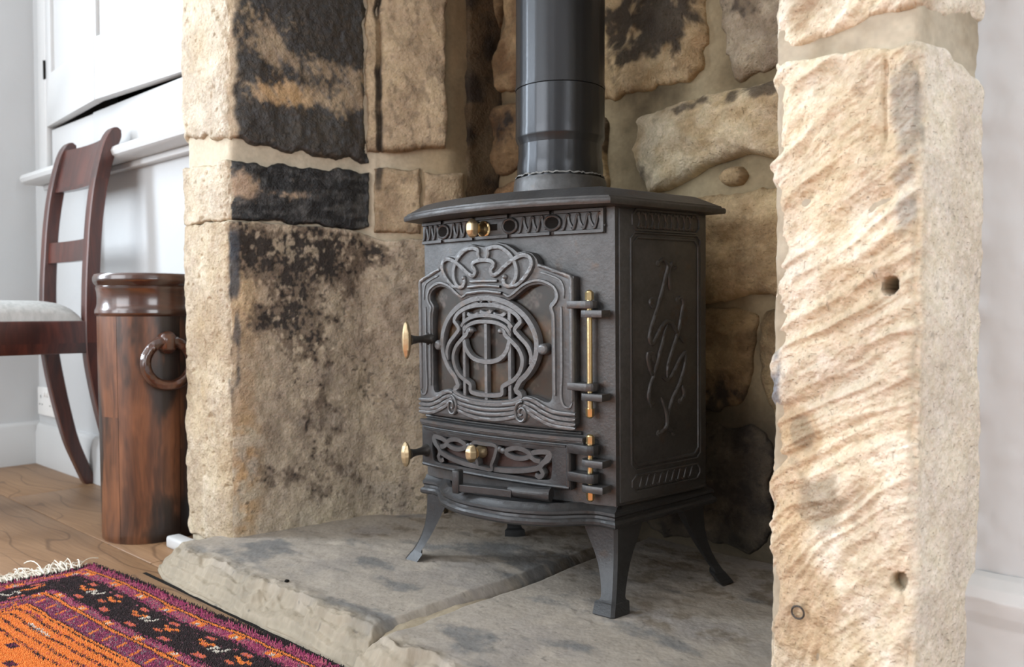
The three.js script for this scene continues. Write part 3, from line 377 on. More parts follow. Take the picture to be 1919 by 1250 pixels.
{ // rubble wall behind the stove
  const Z = -1.335, wall = struct('wall_fireplace_back', 'rubble stone wall at the back of the fireplace, sooty near the hearth');
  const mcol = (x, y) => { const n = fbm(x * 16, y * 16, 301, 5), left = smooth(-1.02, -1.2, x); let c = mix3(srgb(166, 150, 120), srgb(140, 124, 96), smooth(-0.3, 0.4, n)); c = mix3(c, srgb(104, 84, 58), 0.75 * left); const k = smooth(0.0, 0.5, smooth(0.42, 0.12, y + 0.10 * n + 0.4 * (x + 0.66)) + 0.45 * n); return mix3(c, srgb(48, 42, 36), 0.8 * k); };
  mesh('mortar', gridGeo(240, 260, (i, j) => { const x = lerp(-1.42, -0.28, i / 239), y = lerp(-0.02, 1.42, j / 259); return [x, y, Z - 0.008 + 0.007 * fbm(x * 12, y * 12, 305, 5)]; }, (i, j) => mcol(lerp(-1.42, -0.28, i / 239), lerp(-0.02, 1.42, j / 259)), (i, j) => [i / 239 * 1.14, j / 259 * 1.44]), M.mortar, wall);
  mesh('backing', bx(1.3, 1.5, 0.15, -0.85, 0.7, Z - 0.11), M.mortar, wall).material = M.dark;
  const C = (c0, c1, stain, k, seed) => (x, y) => { const n = fbm(x * 26, y * 26, seed, 5), f = fbm(x * 90, y * 90, seed + 1, 3); let c = mix3(c0, c1, smooth(-0.35, 0.45, n)); const q = stain ? stain(x, y) : 0; const s = smooth(0.36, 0.62, q * 0.66 + 0.45 * fbm(x * 44, y * 44, seed + 2, 5) + 0.2 * f); c = mix3(c, [c[0] * 1.18, c[1] * 1.18, c[2] * 1.18], smooth(0.1, 0.5, f)); return mix3(c, k, 0.9 * s); };
  const warm0 = srgb(216, 190, 148), warm1 = srgb(184, 156, 114), soot = srgb(52, 46, 42);
  const list = [
    [[[-1.02, 1.3], [-0.75, 1.3], [-0.742, 1.05], [-0.75, 0.93], [-0.775, 0.897], [-0.86, 0.896], [-0.95, 0.893], [-1.0, 0.90], [-1.03, 0.99], [-1.035, 1.15]], C(warm0, warm1, (x, y) => blob(x, y, -0.83, 0.99, 0.09, 0.07) * 1.0 + blob(x, y, -0.83, 1.07, 0.12, 0.06) * 0.8 + blob(x, y, -0.93, 0.98, 0.03, 0.08) * 0.7, soot, 311), 0.022],
    [[[-0.728, 1.3], [-0.45, 1.3], [-0.42, 1.1], [-0.44, 0.91], [-0.55, 0.893], [-0.64, 0.888], [-0.685, 0.878], [-0.70, 0.92], [-0.715, 0.98], [-0.73, 1.1]], C(srgb(190, 176, 152), srgb(150, 134, 112), (x, y) => 0.8 * blob(x, y, -0.64, 1.02, 0.12, 0.06) + 0.5 * blob(x, y, -0.66, 0.93, 0.03, 0.03), srgb(80, 72, 64), 321), 0.02],
    [[[-0.898, 0.80], [-0.882, 0.842], [-0.83, 0.853], [-0.765, 0.862], [-0.66, 0.862], [-0.55, 0.868], [-0.45, 0.86], [-0.43, 0.79], [-0.47, 0.735], [-0.60, 0.732], [-0.66, 0.748], [-0.70, 0.742], [-0.74, 0.733], [-0.80, 0.708], [-0.855, 0.70], [-0.886, 0.735]], C(srgb(228, 210, 176), srgb(198, 172, 132), (x, y) => 1.0 * smooth(0.028, 0.0, Math.abs(y - 0.845 - 0.02 * (x + 0.75))) * smooth(-0.9, -0.8, x) * 0.9 + 0.7 * blob(x, y, -0.875, 0.74, 0.025, 0.04), srgb(96, 84, 70), 331), 0.032],
    [[[-0.715, 0.712], [-0.70, 0.726], [-0.675, 0.728], [-0.663, 0.712], [-0.672, 0.697], [-0.70, 0.696]], C(srgb(190, 164, 124), srgb(150, 124, 90), null, soot, 341), 0.026],
    [[[-1.06, 0.85], [-0.965, 0.862], [-0.957, 0.82], [-0.962, 0.77], [-0.953, 0.73], [-0.97, 0.70], [-1.06, 0.70], [-1.10, 0.78]], C(warm0, warm1, (x, y) => 0.8 * smooth(-0.985, -0.955, x), srgb(84, 70, 54), 351), 0.02],
    [[[-0.86, 0.665], [-0.80, 0.682], [-0.70, 0.684], [-0.60, 0.69], [-0.48, 0.68], [-0.46, 0.60], [-0.48, 0.51], [-0.58, 0.498], [-0.64, 0.505], [-0.70, 0.493], [-0.75, 0.49], [-0.84, 0.50], [-0.87, 0.57]], C(srgb(204, 180, 138), srgb(172, 146, 106), (x, y) => 0.5 * blob(x, y, -0.66, 0.545, 0.05, 0.02), srgb(104, 84, 60), 361), 0.028],
    [[[-0.86, 0.475], [-0.75, 0.482], [-0.69, 0.482], [-0.645, 0.47], [-0.65, 0.40], [-0.66, 0.33], [-0.72, 0.30], [-0.80, 0.31], [-0.87, 0.36]], C(srgb(160, 136, 98), srgb(124, 102, 72), (x, y) => smooth(0.40, 0.30, y), soot, 371), 0.016],
    [[[-0.632, 0.475], [-0.56, 0.485], [-0.47, 0.475], [-0.45, 0.38], [-0.50, 0.27], [-0.60, 0.29], [-0.635, 0.36]], C(srgb(168, 146, 108), srgb(130, 108, 76), (x, y) => 0.8 * smooth(0.36, 0.27, y), soot, 381), 0.022],
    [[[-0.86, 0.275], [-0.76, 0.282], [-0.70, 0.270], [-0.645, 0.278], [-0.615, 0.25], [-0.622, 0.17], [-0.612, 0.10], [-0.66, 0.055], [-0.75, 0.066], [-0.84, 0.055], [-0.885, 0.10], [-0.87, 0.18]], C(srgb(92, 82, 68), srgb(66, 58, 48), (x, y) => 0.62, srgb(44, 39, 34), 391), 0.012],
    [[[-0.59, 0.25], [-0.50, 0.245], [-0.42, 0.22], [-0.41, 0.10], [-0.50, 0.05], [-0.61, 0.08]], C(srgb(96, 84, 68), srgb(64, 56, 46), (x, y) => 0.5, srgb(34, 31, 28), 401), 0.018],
    [[[-1.42, 1.3], [-1.25, 1.3], [-1.24, 1.14], [-1.30, 1.02], [-1.40, 1.0]], C(srgb(150, 124, 88), srgb(104, 80, 52), null, soot, 411), 0.02],
    [[[-1.235, 1.3], [-1.06, 1.3], [-1.055, 1.1], [-1.075, 0.97], [-1.16, 0.945], [-1.27, 0.96], [-1.29, 0.985], [-1.235, 1.10]], C(srgb(160, 132, 94), srgb(112, 84, 54), (x, y) => 0.6 * blob(x, y, -1.17, 1.03, 0.03, 0.05), srgb(44, 36, 30), 421), 0.02],
    [[[-1.40, 0.95], [-1.30, 0.93], [-1.20, 0.925], [-1.09, 0.93], [-1.07, 0.86], [-1.12, 0.80], [-1.25, 0.775], [-1.38, 0.79]], C(srgb(128, 100, 66), srgb(84, 62, 40), (x, y) => 0.75 * blob(x, y, -1.2, 0.87, 0.12, 0.05), srgb(34, 28, 24), 431), 0.022],
    [[[-1.40, 0.755], [-1.26, 0.75], [-1.14, 0.77], [-1.10, 0.68], [-1.13, 0.58], [-1.27, 0.55], [-1.40, 0.57]], C(srgb(146, 112, 76), srgb(98, 72, 48), (x, y) => 0.5 * blob(x, y, -1.22, 0.70, 0.08, 0.04), srgb(44, 36, 30), 441), 0.022],
    [[[-1.08, 0.67], [-0.96, 0.675], [-0.885, 0.66], [-0.89, 0.52], [-0.98, 0.49], [-1.09, 0.51]], C(warm1, srgb(140, 114, 80), null, soot, 451), 0.02],
    [[[-1.40, 0.53], [-1.24, 0.53], [-1.16, 0.50], [-1.17, 0.36], [-1.28, 0.31], [-1.40, 0.33]], C(srgb(110, 92, 66), srgb(76, 62, 44), () => 0.4, soot, 461), 0.02],
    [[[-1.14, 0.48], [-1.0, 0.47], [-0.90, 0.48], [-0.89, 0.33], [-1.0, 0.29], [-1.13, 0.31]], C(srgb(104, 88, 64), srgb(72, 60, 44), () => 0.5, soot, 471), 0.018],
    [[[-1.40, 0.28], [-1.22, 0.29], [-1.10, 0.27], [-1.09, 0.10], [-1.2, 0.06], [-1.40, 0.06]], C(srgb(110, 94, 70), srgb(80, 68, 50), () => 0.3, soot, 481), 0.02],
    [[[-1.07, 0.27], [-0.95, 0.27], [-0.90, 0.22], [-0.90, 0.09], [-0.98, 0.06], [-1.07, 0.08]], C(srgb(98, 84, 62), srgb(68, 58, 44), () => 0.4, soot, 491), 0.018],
  ];
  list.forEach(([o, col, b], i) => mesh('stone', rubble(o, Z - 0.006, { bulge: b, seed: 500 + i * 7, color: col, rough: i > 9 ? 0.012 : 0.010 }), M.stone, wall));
  // stone lintel, breast and closing plate above the frame
  const lint = struct('wall_chimney', 'stone lintel and plastered chimney breast above the fireplace opening');
  mesh('stone', stoneSheet(planPath([[-1.68, -0.80], [-0.17, -0.80]], 0.01), { s0: 0, s1: 1.51, y0: 1.345, y1: 1.62, step: 0.012, disp: (s, t) => 0.008 * fbm(s * 8, t * 12, 601, 4), color: () => CREAM, seed: 31 }), M.stone, lint);
  mesh('lintel_core', bx(1.5, 0.27, 0.24, -0.925, 1.482, -0.95), M.dark, lint);
  mesh('plaster', bx(1.5, CEIL - 1.62, 0.7, -0.925, (CEIL + 1.62) / 2, -1.13), M.wall, lint);
  const plate = new THREE.Shape([[-1.68, -1.45], [-0.17, -1.45], [-0.17, -1.07], [-1.68, -1.07]].map((p) => new THREE.Vector2(p[0], -p[1]))); const hole = new THREE.Path(); hole.absarc(-0.897, 1.11, 0.082, 0, Math.PI * 2); plate.holes.push(hole);
  const pg = new THREE.ExtrudeGeometry(plate, { depth: 0.004, bevelEnabled: false, curveSegments: 24 }); pg.rotateX(-Math.PI / 2); pg.translate(0, 1.42, 0); mesh('register_plate', fin(pg), M.iron, lint);
}

// ---------------------------------------------------------------- stone hearth
{
  const hearth = struct('hearth', 'low hearth of two large worn flagstones with chipped front edges');
  mesh('bedding', bx(1.2, 0.026, 0.66, -0.86, 0.010, -1.03), M.mortar, hearth).material = M.cement;
  const flag = (x0, x1, zf, seed, top, leftEnd, rightEnd) => {
    const nx = Math.round((x1 - x0) / 0.0035), nz = 300, fz = (x) => zf + 0.006 * fbm(x * 14, seed, 1, 4) + (leftEnd ? -0.035 * Math.exp(-Math.max(0, x - x0) / 0.05) : -0.014 * Math.exp(-Math.max(0, x - x0) / 0.04));
    let li = -1, lj = -1, lr; const XZ = (i, j) => { if (i !== li || j !== lj) { li = i; lj = j; lr = XZ0(i, j); } return lr; };
    const XZ0 = (i, j) => { const v = j / (nz - 1), z0 = -1.40; const u = i / (nx - 1); const xl = x0 + 0.004 * fbm(seed, v * 20, 2, 3) + (leftEnd ? 0.03 * smooth(0.9, 0.6, v) : 0), xr = x1 + 0.003 * fbm(seed, v * 20, 4, 3); const x = lerp(xl, xr, u); const z = lerp(z0, fz(x), 1 - (1 - v) * (1 - v) * 0.35 - (1 - v) * 0.65); return [x, z, x - xl, xr - x, fz(x) - z]; };
    const fg = gridGeo(nx, nz, (i, j) => {
      const [x, z, el, er, ef] = XZ(i, j);
      const chip = 0.5 + 0.5 * ridge(x * 22, z * 18, seed + 5, 3), wid = 0.045 + 0.03 * fbm(x * 16, 3, seed, 4);
      const te = clamp(ef / Math.max(0.014, wid)), st4 = te * 3 + 1.3 * fbm(x * 15, z * 30, seed + 21, 4), pf = clamp(lerp(Math.pow(te, 0.6), (Math.floor(st4) + smooth(0.55, 1, st4 - Math.floor(st4))) / 3, 0.55 * smooth(0.0, 0.12, te) * smooth(1, 0.85, te))), pl = leftEnd ? Math.pow(clamp(el / 0.03), 0.5) : Math.pow(clamp(el / 0.022), 0.6), pr = rightEnd ? 1 : Math.pow(clamp(er / 0.018), 0.6);
      let y = top + 0.0028 * fbm(x * 7, z * 7, seed + 2, 4) + 0.0012 * fbm(x * 40, z * 40, seed + 3, 4) - 0.0015 * smooth(0.3, 0.6, fbm(x * 12 + z * 5, z * 16, seed + 8, 4));
      y += (0.013 * (chip - 0.5) + 0.0075 * fbm(x * 40, z * 50, seed + 6, 5)) * smooth(0.09, 0.03, ef) * smooth(0, 0.01, ef);
      y *= Math.min(lerp(0.02, 1, pf), leftEnd ? lerp(0.02, 1, pl) : lerp(0.45, 1, pl), rightEnd ? 1 : lerp(0.5, 1, pr));
      return [x, y, z];
    }, (i, j) => { const [x, z, el, er, ef] = XZ(i, j); const n = fbm(x * 7, z * 9, seed + 11, 5), m = fbm(x * 30, z * 34, seed + 12, 6), f = fbm(x * 110, z * 110, seed + 13, 3);
      let c = mix3(srgb(161, 151, 138), srgb(146, 138, 130), smooth(-0.2, 0.4, n)); c = mix3(c, srgb(172, 161, 146), 0.6 * smooth(0.0, 0.5, m)); c = mix3(c, srgb(98, 100, 102), 0.75 * smooth(0.16, 0.5, fbm(x * 9 + 4, z * 18, seed + 15, 5) + 0.12 * f)); c = mix3(c, srgb(156, 142, 118), 0.8 * smooth(0.085, 0.03, ef + 0.02 * m));
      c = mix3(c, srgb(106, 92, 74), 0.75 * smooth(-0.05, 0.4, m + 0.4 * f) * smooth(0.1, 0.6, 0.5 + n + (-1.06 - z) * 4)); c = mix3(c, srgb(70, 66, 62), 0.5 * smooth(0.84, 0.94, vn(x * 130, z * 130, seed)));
      return tone(c); }, (i, j) => { const q = XZ(i, j); return [q[0], q[1]]; });
    fg.index.array.reverse(); fg.computeVertexNormals(); return fg;
  };
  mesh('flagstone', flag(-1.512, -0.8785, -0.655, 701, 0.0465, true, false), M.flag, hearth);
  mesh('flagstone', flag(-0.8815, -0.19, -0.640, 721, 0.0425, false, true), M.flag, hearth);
  const jn = gridGeo(16, 160, (i, j) => { const z = lerp(-1.38, -0.655, j / 159), x = lerp(-0.896, -0.866, i / 15); return [x, 0.028 - 0.034 * smooth(-0.72, -0.655, z) + 0.010 * smooth(-1.0, -0.8, z) + 0.003 * fbm(x * 60, z * 40, 741, 4), z]; }, (i, j) => { const z = lerp(-1.38, -0.68, j / 159); return mix3(srgb(60, 54, 48), srgb(172, 158, 134), smooth(-1.05, -0.85, z)); }, (i, j) => [i * 0.002, j * 0.0045]);
  jn.index.array.reverse(); jn.computeVertexNormals(); mesh('joint_mortar', jn, M.mortar, hearth);
}

// ---------------------------------------------------------------- cast-iron stove
const STOVE_AT = [-0.8867, 0.045, -0.9838];
{
  const W = 0.191, BOW = 0.02, CANT = rad(13.4), DEP = 0.2, WR = W + DEP * Math.tan(CANT);
  const bowZ = (u) => BOW * (1 - (u / W) ** 2);
  const bend = (g) => { const p = g.attributes.position; for (let i = 0; i < p.count; i++) p.setZ(i, p.getZ(i) + bowZ(p.getX(i))); return g; };
  const stove = thing('wood_stove', 'black cast-iron wood stove with ornate arched door standing on curved legs', 'stove', STOVE_AT);
  stove.rotation.order = 'YXZ'; stove.rotation.y = rad(4); stove.rotation.x = rad(0.9);
  const P = (name, g, m = M.iron, parent = stove) => mesh(name, g, m, parent);
  const offset = (pts, d) => pts.map((p, i) => { const n = pts.length, a = pts[(i + n - 1) % n], b = pts[(i + 1) % n]; const e = (q, r) => { const l = Math.hypot(r[0] - q[0], r[1] - q[1]) || 1; return [-(r[1] - q[1]) / l, (r[0] - q[0]) / l]; }; const n1 = e(a, p), n2 = e(p, b); let x = n1[0] + n2[0], z = n1[1] + n2[1]; const l = Math.hypot(x, z) || 1; x /= l; z /= l; const k = Math.min(2, 1 / Math.max(0.3, x * n1[0] + z * n1[1])); return [p[0] + x * d * k, p[1] + z * d * k]; });
  function loft(outline, profile, crease = 0.5, capBottom = true) {  // profile: [offset, height] pairs from low to high
    const n = outline.length, pos = [], idx = [];
    for (const [d, y] of profile) for (const q of offset(outline, d)) pos.push(q[0], y, q[1]);
    for (let k = 0; k < profile.length - 1; k++) for (let i = 0; i < n; i++) { const a = k * n + i, b = k * n + (i + 1) % n; idx.push(a, b, b + n, a, b + n, a + n); }
    const cap = (k, up) => { const ring = offset(outline, profile[k][0]).map((q) => new THREE.Vector2(q[0], -q[1])); for (const t of THREE.ShapeUtils.triangulateShape(ring, [])) { const [a, b, c] = t.map((v) => k * n + v); if (up) idx.push(a, b, c); else idx.push(a, c, b); } };
    cap(profile.length - 1, true); if (capBottom) cap(0, false);
    const g = new THREE.BufferGeometry(); g.setAttribute('position', new THREE.Float32BufferAttribute(pos, 3)); g.setIndex(idx); return fin(g, crease);
  }
  const K = 3;                                                    // Catmull-Rom ribbon with a soft section, mm in, on the bowed front
  function ribbon(pts, { w = 7, h = 5, z = 0, closed = false, taper = 0.35, sharp = false, n = 0, seg = 0, flat = false } = {}) {
    const v = pts.map((p) => new THREE.Vector3(p[0] / 1000, p[1] / 1000, 0)); let samp;
    if (sharp) { samp = v; } else { const c = new THREE.CatmullRomCurve3(v, closed, 'centripetal'); samp = c.getSpacedPoints(seg || Math.max(16, Math.round(c.getLength() / 0.0035))); }
    const sec = flat ? [[-0.5, 0], [-0.5, 0.82], [-0.40, 1], [0.40, 1], [0.5, 0.82], [0.5, 0]] : [[-0.5, 0], [-0.48, 0.5], [-0.34, 0.86], [0, 1], [0.34, 0.86], [0.48, 0.5], [0.5, 0]];
    const m = sec.length, pos = [], idx = [], N = samp.length;
    for (let i = 0; i < N; i++) {
      const a = samp[closed ? (i + N - 2) % (N - 1) : Math.max(0, i - 1)], b = samp[closed ? (i + 1) % (N - 1) : Math.min(N - 1, i + 1)]; let tx = b.x - a.x, ty = b.y - a.y; const l = Math.hypot(tx, ty) || 1; tx /= l; ty /= l;
      const t = i / (N - 1), k = closed ? 1 : lerp(taper, 1, Math.sqrt(clamp(Math.min(t, 1 - t) * 9)));
      for (const s of sec) pos.push(samp[i].x - ty * -s[0] * w / 1000 * k * -1, samp[i].y + tx * -s[0] * w / 1000 * k * -1, z / 1000 + s[1] * h / 1000 * (0.6 + 0.4 * k));
    }
    for (let i = 0; i < N - 1; i++) for (let j = 0; j < m - 1; j++) { const a = i * m + j, b = a + 1, c = a + m, d = c + 1; idx.push(a, c, b, b, c, d); }
    const g = new THREE.BufferGeometry(); g.setAttribute('position', new THREE.Float32BufferAttribute(pos, 3)); g.setIndex(idx);
    // make the section face +z
    g.computeVertexNormals(); let sum = 0; const q = g.attributes.normal; for (let i = 0; i < q.count; i++) sum += q.getZ(i); if (sum < 0) { const ix = g.index.array; for (let i = 0; i < ix.length; i += 3) { const t = ix[i]; ix[i] = ix[i + 1]; ix[i + 1] = t; } }
    return fin(g, 0.75);
  }
  const sym = (pts, c = 0) => pts.map((p) => [2 * c - p[0], p[1]]);
  const both = (f) => { const g = f(); return [g, mirrorX(g)]; };
  const shift = (g, x) => { g.translate(x / 1000, 0, 0); return g; };
  const boss = (x, y, r, h, z = 0) => { const g = new THREE.SphereGeometry(r / 1000, 16, 8, 0, Math.PI * 2, 0, Math.PI / 2); g.rotateX(Math.PI / 2); g.scale(1, 1, h / r); g.translate(x / 1000, y / 1000, z / 1000); return fin(g); };
  function plate(outline, holes, depth, z, bev = 0.0015, maxEdge = 0.02) {
    const sh = new THREE.Shape(outline.map((p) => new THREE.Vector2(p[0] / 1000, p[1] / 1000))); for (const h of holes) sh.holes.push(new THREE.Path(h.map((p) => new THREE.Vector2(p[0] / 1000, p[1] / 1000))));
    let g = new THREE.ExtrudeGeometry(sh, { depth: depth - bev, bevelEnabled: bev > 0, bevelSize: bev, bevelThickness: bev, bevelSegments: 2, bevelOffset: -bev, steps: 1 });
    g.deleteAttribute('uv'); g.deleteAttribute('normal'); g = new TessellateModifier(maxEdge, 5).modify(g); g.translate(0, 0, z); return fin(g, 0.6);
  }
  const spline = (pts, closed = false, n = 8) => { const c = new THREE.CatmullRomCurve3(pts.map((p) => new THREE.Vector3(p[0], p[1], 0)), closed, 'centripetal'); return c.getPoints(n * pts.length).map((p) => [p.x, p.y]).slice(0, closed ? -1 : undefined); };

  // body
  const front = []; for (let i = 0; i <= 24; i++) { const u = lerp(-W, W, i / 24); front.push([u, bowZ(u)]); }
  const bodyOut = [[-WR, -DEP], ...front, [WR, -DEP]];
  P('body', loft(bodyOut, [[-0.003, 0.143], [0, 0.146], [0, 0.584], [-0.003, 0.588]], 0.4));
  // top plate: overhanging lid with a bead and a broad chamfer
  const topOut = [[-0.262, -0.225]]; for (let i = 0; i <= 28; i++) { const u = lerp(-0.205, 0.205, i / 28); topOut.push([u, 0.085 - 0.05 * (u / 0.205) ** 2]); } topOut.push([0.262, -0.225]);
  P('top_plate', loft(topOut, [[-0.012, 0.584], [-0.001, 0.585], [0, 0.587], [0, 0.592], [-0.0015, 0.594], [-0.004, 0.5945], [-0.005, 0.597], [-0.009, 0.599], [-0.030, 0.6115], [-0.034, 0.613], [-0.06, 0.6135]], 0.5));
  // base plate: serpentine front, ogee edge, raised rim around a sunk ash lip
  const half = [[0, 0.083], [0.03, 0.0822], [0.057, 0.0775], [0.085, 0.068], [0.11, 0.0555], [0.128, 0.040], [0.142, 0.026], [0.155, 0.016], [0.168, 0.0115], [0.180, 0.012], [0.197, 0.013]];
  const baseFront = [...half.slice(1).reverse().map((p) => [-p[0], p[1]]), ...half];
  const baseOut = [[-0.247, -0.225], ...spline(baseFront, false, 4), [0.247, -0.225]];
  P('base_plate', loft(baseOut, [[-0.012, 0.114], [-0.002, 0.115], [0, 0.118], [0, 0.122], [-0.002, 0.125], [-0.005, 0.1265], [-0.0055, 0.130], [-0.003, 0.133], [-0.0035, 0.137], [-0.009, 0.141], [-0.011, 0.145], [-0.014, 0.147], [-0.020, 0.1465], [-0.024, 0.142], [-0.028, 0.141]], 0.55), M.ironShaded);
  // legs: angular cabriole castings
  function leg(top, d1, d2, kick, size = 1, drop = 0) {
    const lv = [[0, 0.056, 0], [0.10, 0.053, 0.004], [0.22, 0.046, 0.02], [0.36, 0.037, 0.06], [0.50, 0.030, 0.14], [0.64, 0.0255, 0.28], [0.76, 0.023, 0.46], [0.83, 0.0225, 0.60], [0.86, 0.025, 0.66], [0.875, 0.030, 0.70], [0.885, 0.032, 0.74], [0.99, 0.034, 1.0], [1.0, 0.033, 1.0]], pos = [], idx = [];
    for (const [t, a0, k] of lv) { const a = a0 * size, y = lerp(0.118, -drop, t), o = [top[0] + kick[0] * k, top[1] + kick[1] * k], b = Math.min(0.004, a * 0.2);
      const q = [[o[0] + d2[0] * a, o[1] + d2[1] * a], [o[0] + d2[0] * b, o[1] + d2[1] * b], [o[0] + d1[0] * b, o[1] + d1[1] * b], [o[0] + d1[0] * a, o[1] + d1[1] * a], [o[0] + (d1[0] + d2[0]) * a * 0.6, o[1] + (d1[1] + d2[1]) * a * 0.6]];
      for (const c of q) pos.push(c[0], y, c[1]); }
    const n = 5; for (let k = 0; k < lv.length - 1; k++) for (let i = 0; i < n; i++) { const a = k * n + i, b = k * n + (i + 1) % n; idx.push(a, b, b + n, a, b + n, a + n); }
    for (const k of [0, lv.length - 1]) for (let i = 1; i < n - 1; i++) idx.push(k * n, k * n + i, k * n + i + 1);
    const g = new THREE.BufferGeometry(); g.setAttribute('position', new THREE.Float32BufferAttribute(pos, 3)); g.setIndex(idx); return fin(g, 0.45);
  }
  const sc = Math.sin(CANT), cc = Math.cos(CANT);
  P('leg', leg([0.193, 0.004], [-1, 0.0], [sc, -cc], [0.022, 0.046]), M.ironShaded);
  P('leg', leg([-0.186, 0.010], [1, 0.0], [-sc, -cc], [-0.029, 0.028], 0.92), M.ironShaded);
  P('leg', leg([0.235, -0.205], [-1, 0], [-sc, cc], [0.050, -0.004], 0.95, 0.004), M.ironShaded);
  P('leg', leg([-0.165, -0.205], [1, 0], [0, cc], [0.0, -0.004], 0.85, 0.004), M.ironShaded);

  // ---- fire door, drawn about its own middle line
  const UC = -26;
  const arc = [[-163, 262], [-163, 483]];
  const doorTop = [[-163, 484], [-140, 491], [-104, 503], [-101, 512], [-92, 521], [-78, 524], [-66, 523], [-58, 529], [-45, 536], [-28, 540], [-12, 536], [0, 534]];
  const doorHalf = [[-157, 257], [-163, 266], ...doorTop];
  const doorOut = [...doorHalf, ...sym(doorHalf).reverse().slice(1)].reverse();
  const holeHalf = [[0, 290], [-40, 292], [-62, 297], [-80, 304], [-98, 302], [-118, 296], [-124, 300], [-125, 330], [-125, 380], [-124, 428], [-121, 437], [-123, 444], [-128, 449], [-131, 455], [-128, 463], [-120, 469], [-107, 473], [-92, 472], [-81, 468], [-70, 461], [-58, 453], [-48, 450], [-38, 454], [0, 455]];
  const hole = spline([...holeHalf, ...sym(holeHalf).reverse().slice(1, -1)], true, 3);
  const dz = 0.004;
  const door = P('door', bend(shift(plate(doorOut, [hole], 0.013, dz), UC)), M.iron);
  const dp = (name, gs, m = M.ironWorn) => P(name, bend(shift(merge(gs), UC)), m, door);
  dp('glass_pane', [plate([[-136, 284], [136, 284], [136, 480], [-136, 480]], [], 0.002, 0.0025, 0, 0.02)], M.sootGlass);
  const Z0 = 16.5;
  // outer and inner mouldings
  const inset = offsetMM(hole, 6);
  function offsetMM(pts, d) { return pts.map((p, i) => { const n = pts.length, a = pts[(i + n - 1) % n], b = pts[(i + 1) % n]; let tx = b[0] - a[0], ty = b[1] - a[1]; const l = Math.hypot(tx, ty) || 1; tx /= l; ty /= l; return [p[0] - ty * d, p[1] + tx * d]; }); }
  const innerLine = [...inset, inset[0]].filter((p) => p[1] > 300);
  { const L = inset.filter((p) => p[0] < -30 && p[1] > 306), Rr = sym(L); const order = (a) => a; dp('inner_moulding', [ribbon(order(L), { w: 5, h: 3.5, z: Z0, taper: 0.6 }), ribbon(Rr, { w: 5, h: 3.5, z: Z0, taper: 0.6 })]); }
  const frameL = [[-104, 502], [-128, 494], [-150, 486], [-158, 482], [-159, 470], [-159, 420], [-159, 360], [-159, 300]];
  dp('outer_moulding', [...both(() => ribbon(frameL, { w: 7, h: 3.5, z: Z0, taper: 0.8 })), ...both(() => ribbon([[-143, 440], [-143, 400], [-143, 340], [-142, 305], [-146, 293], [-155, 290], [-160, 298]], { w: 4.5, h: 3, z: Z0 })), ...both(() => ribbon([[-106, 492], [-126, 486], [-142, 478], [-147, 466], [-147, 452]], { w: 3.5, h: 2.5, z: Z0 }))]);
  // crest: two looping whiplash lines over a lipped neck
  const loopA = [[-7, 514], [-11, 523], [-10, 529], [-22, 533], [-37, 531], [-56, 518], [-66, 499], [-64, 482], [-54, 471.5], [-45, 473], [-41, 480], [-43, 487]];
  const loopB = [[-53, 470], [-68, 474], [-84, 487], [-94, 503], [-92, 513], [-82, 518], [-70, 516], [-47, 504], [-30, 492], [-21, 489], [-16, 497], [-23, 506], [-18, 511], [0, 513.5]];
  dp('crest', [...both(() => ribbon(loopA, { w: 8.6, h: 6.5, z: Z0 - 1, taper: 0.7 })), ribbon([...loopB, ...sym(loopB).reverse().slice(1)], { w: 8.6, h: 7, z: Z0 - 1, taper: 0.6 }), boss(-43, 486, 4.6, 6.5, Z0), boss(43, 486, 4.6, 6.5, Z0), boss(-7, 515, 4.4, 6, Z0), boss(7, 515, 4.4, 6, Z0),
    ribbon([[-29, 480], [0, 480.5], [29, 480]], { w: 5.5, h: 5, z: Z0, taper: 0.8 }), ribbon([[-34, 471], [0, 473], [34, 471]], { w: 5.5, h: 5.5, z: Z0, taper: 0.8 }), ribbon([[-37, 461], [0, 464], [37, 461]], { w: 6, h: 6, z: Z0, taper: 0.8 })]);
  // tracery across the glass
  const ring = []; for (let i = 0; i <= 40; i++) { const a = lerp(-0.80, Math.PI + 0.80, i / 40); ring.push([100 * Math.cos(a), 380 + 74 * Math.sin(a)]); }
  const ringTail = [[64, 318], [61, 311], [68, 306.5], [69, 301], [56, 293.5], [30, 289], [0, 287.5]];
  const ringPath = [...ringTail.slice().reverse(), ...ring, ...sym(ringTail)];
  const vase = [[88, 352], [89, 366], [83, 380], [66, 396], [59, 404], [64, 411], [70, 417], [62, 428], [44, 437], [22, 442], [0, 443]];
  const bulb = [[29, 399], [32, 404], [38, 402], [40, 397], [50, 389], [66, 375], [73, 360], [70, 343], [58, 328], [42, 319.5], [34, 315], [33, 304], [18, 300.5], [0, 299.5]];
  const T = { h: 10, z: 7, flat: true };
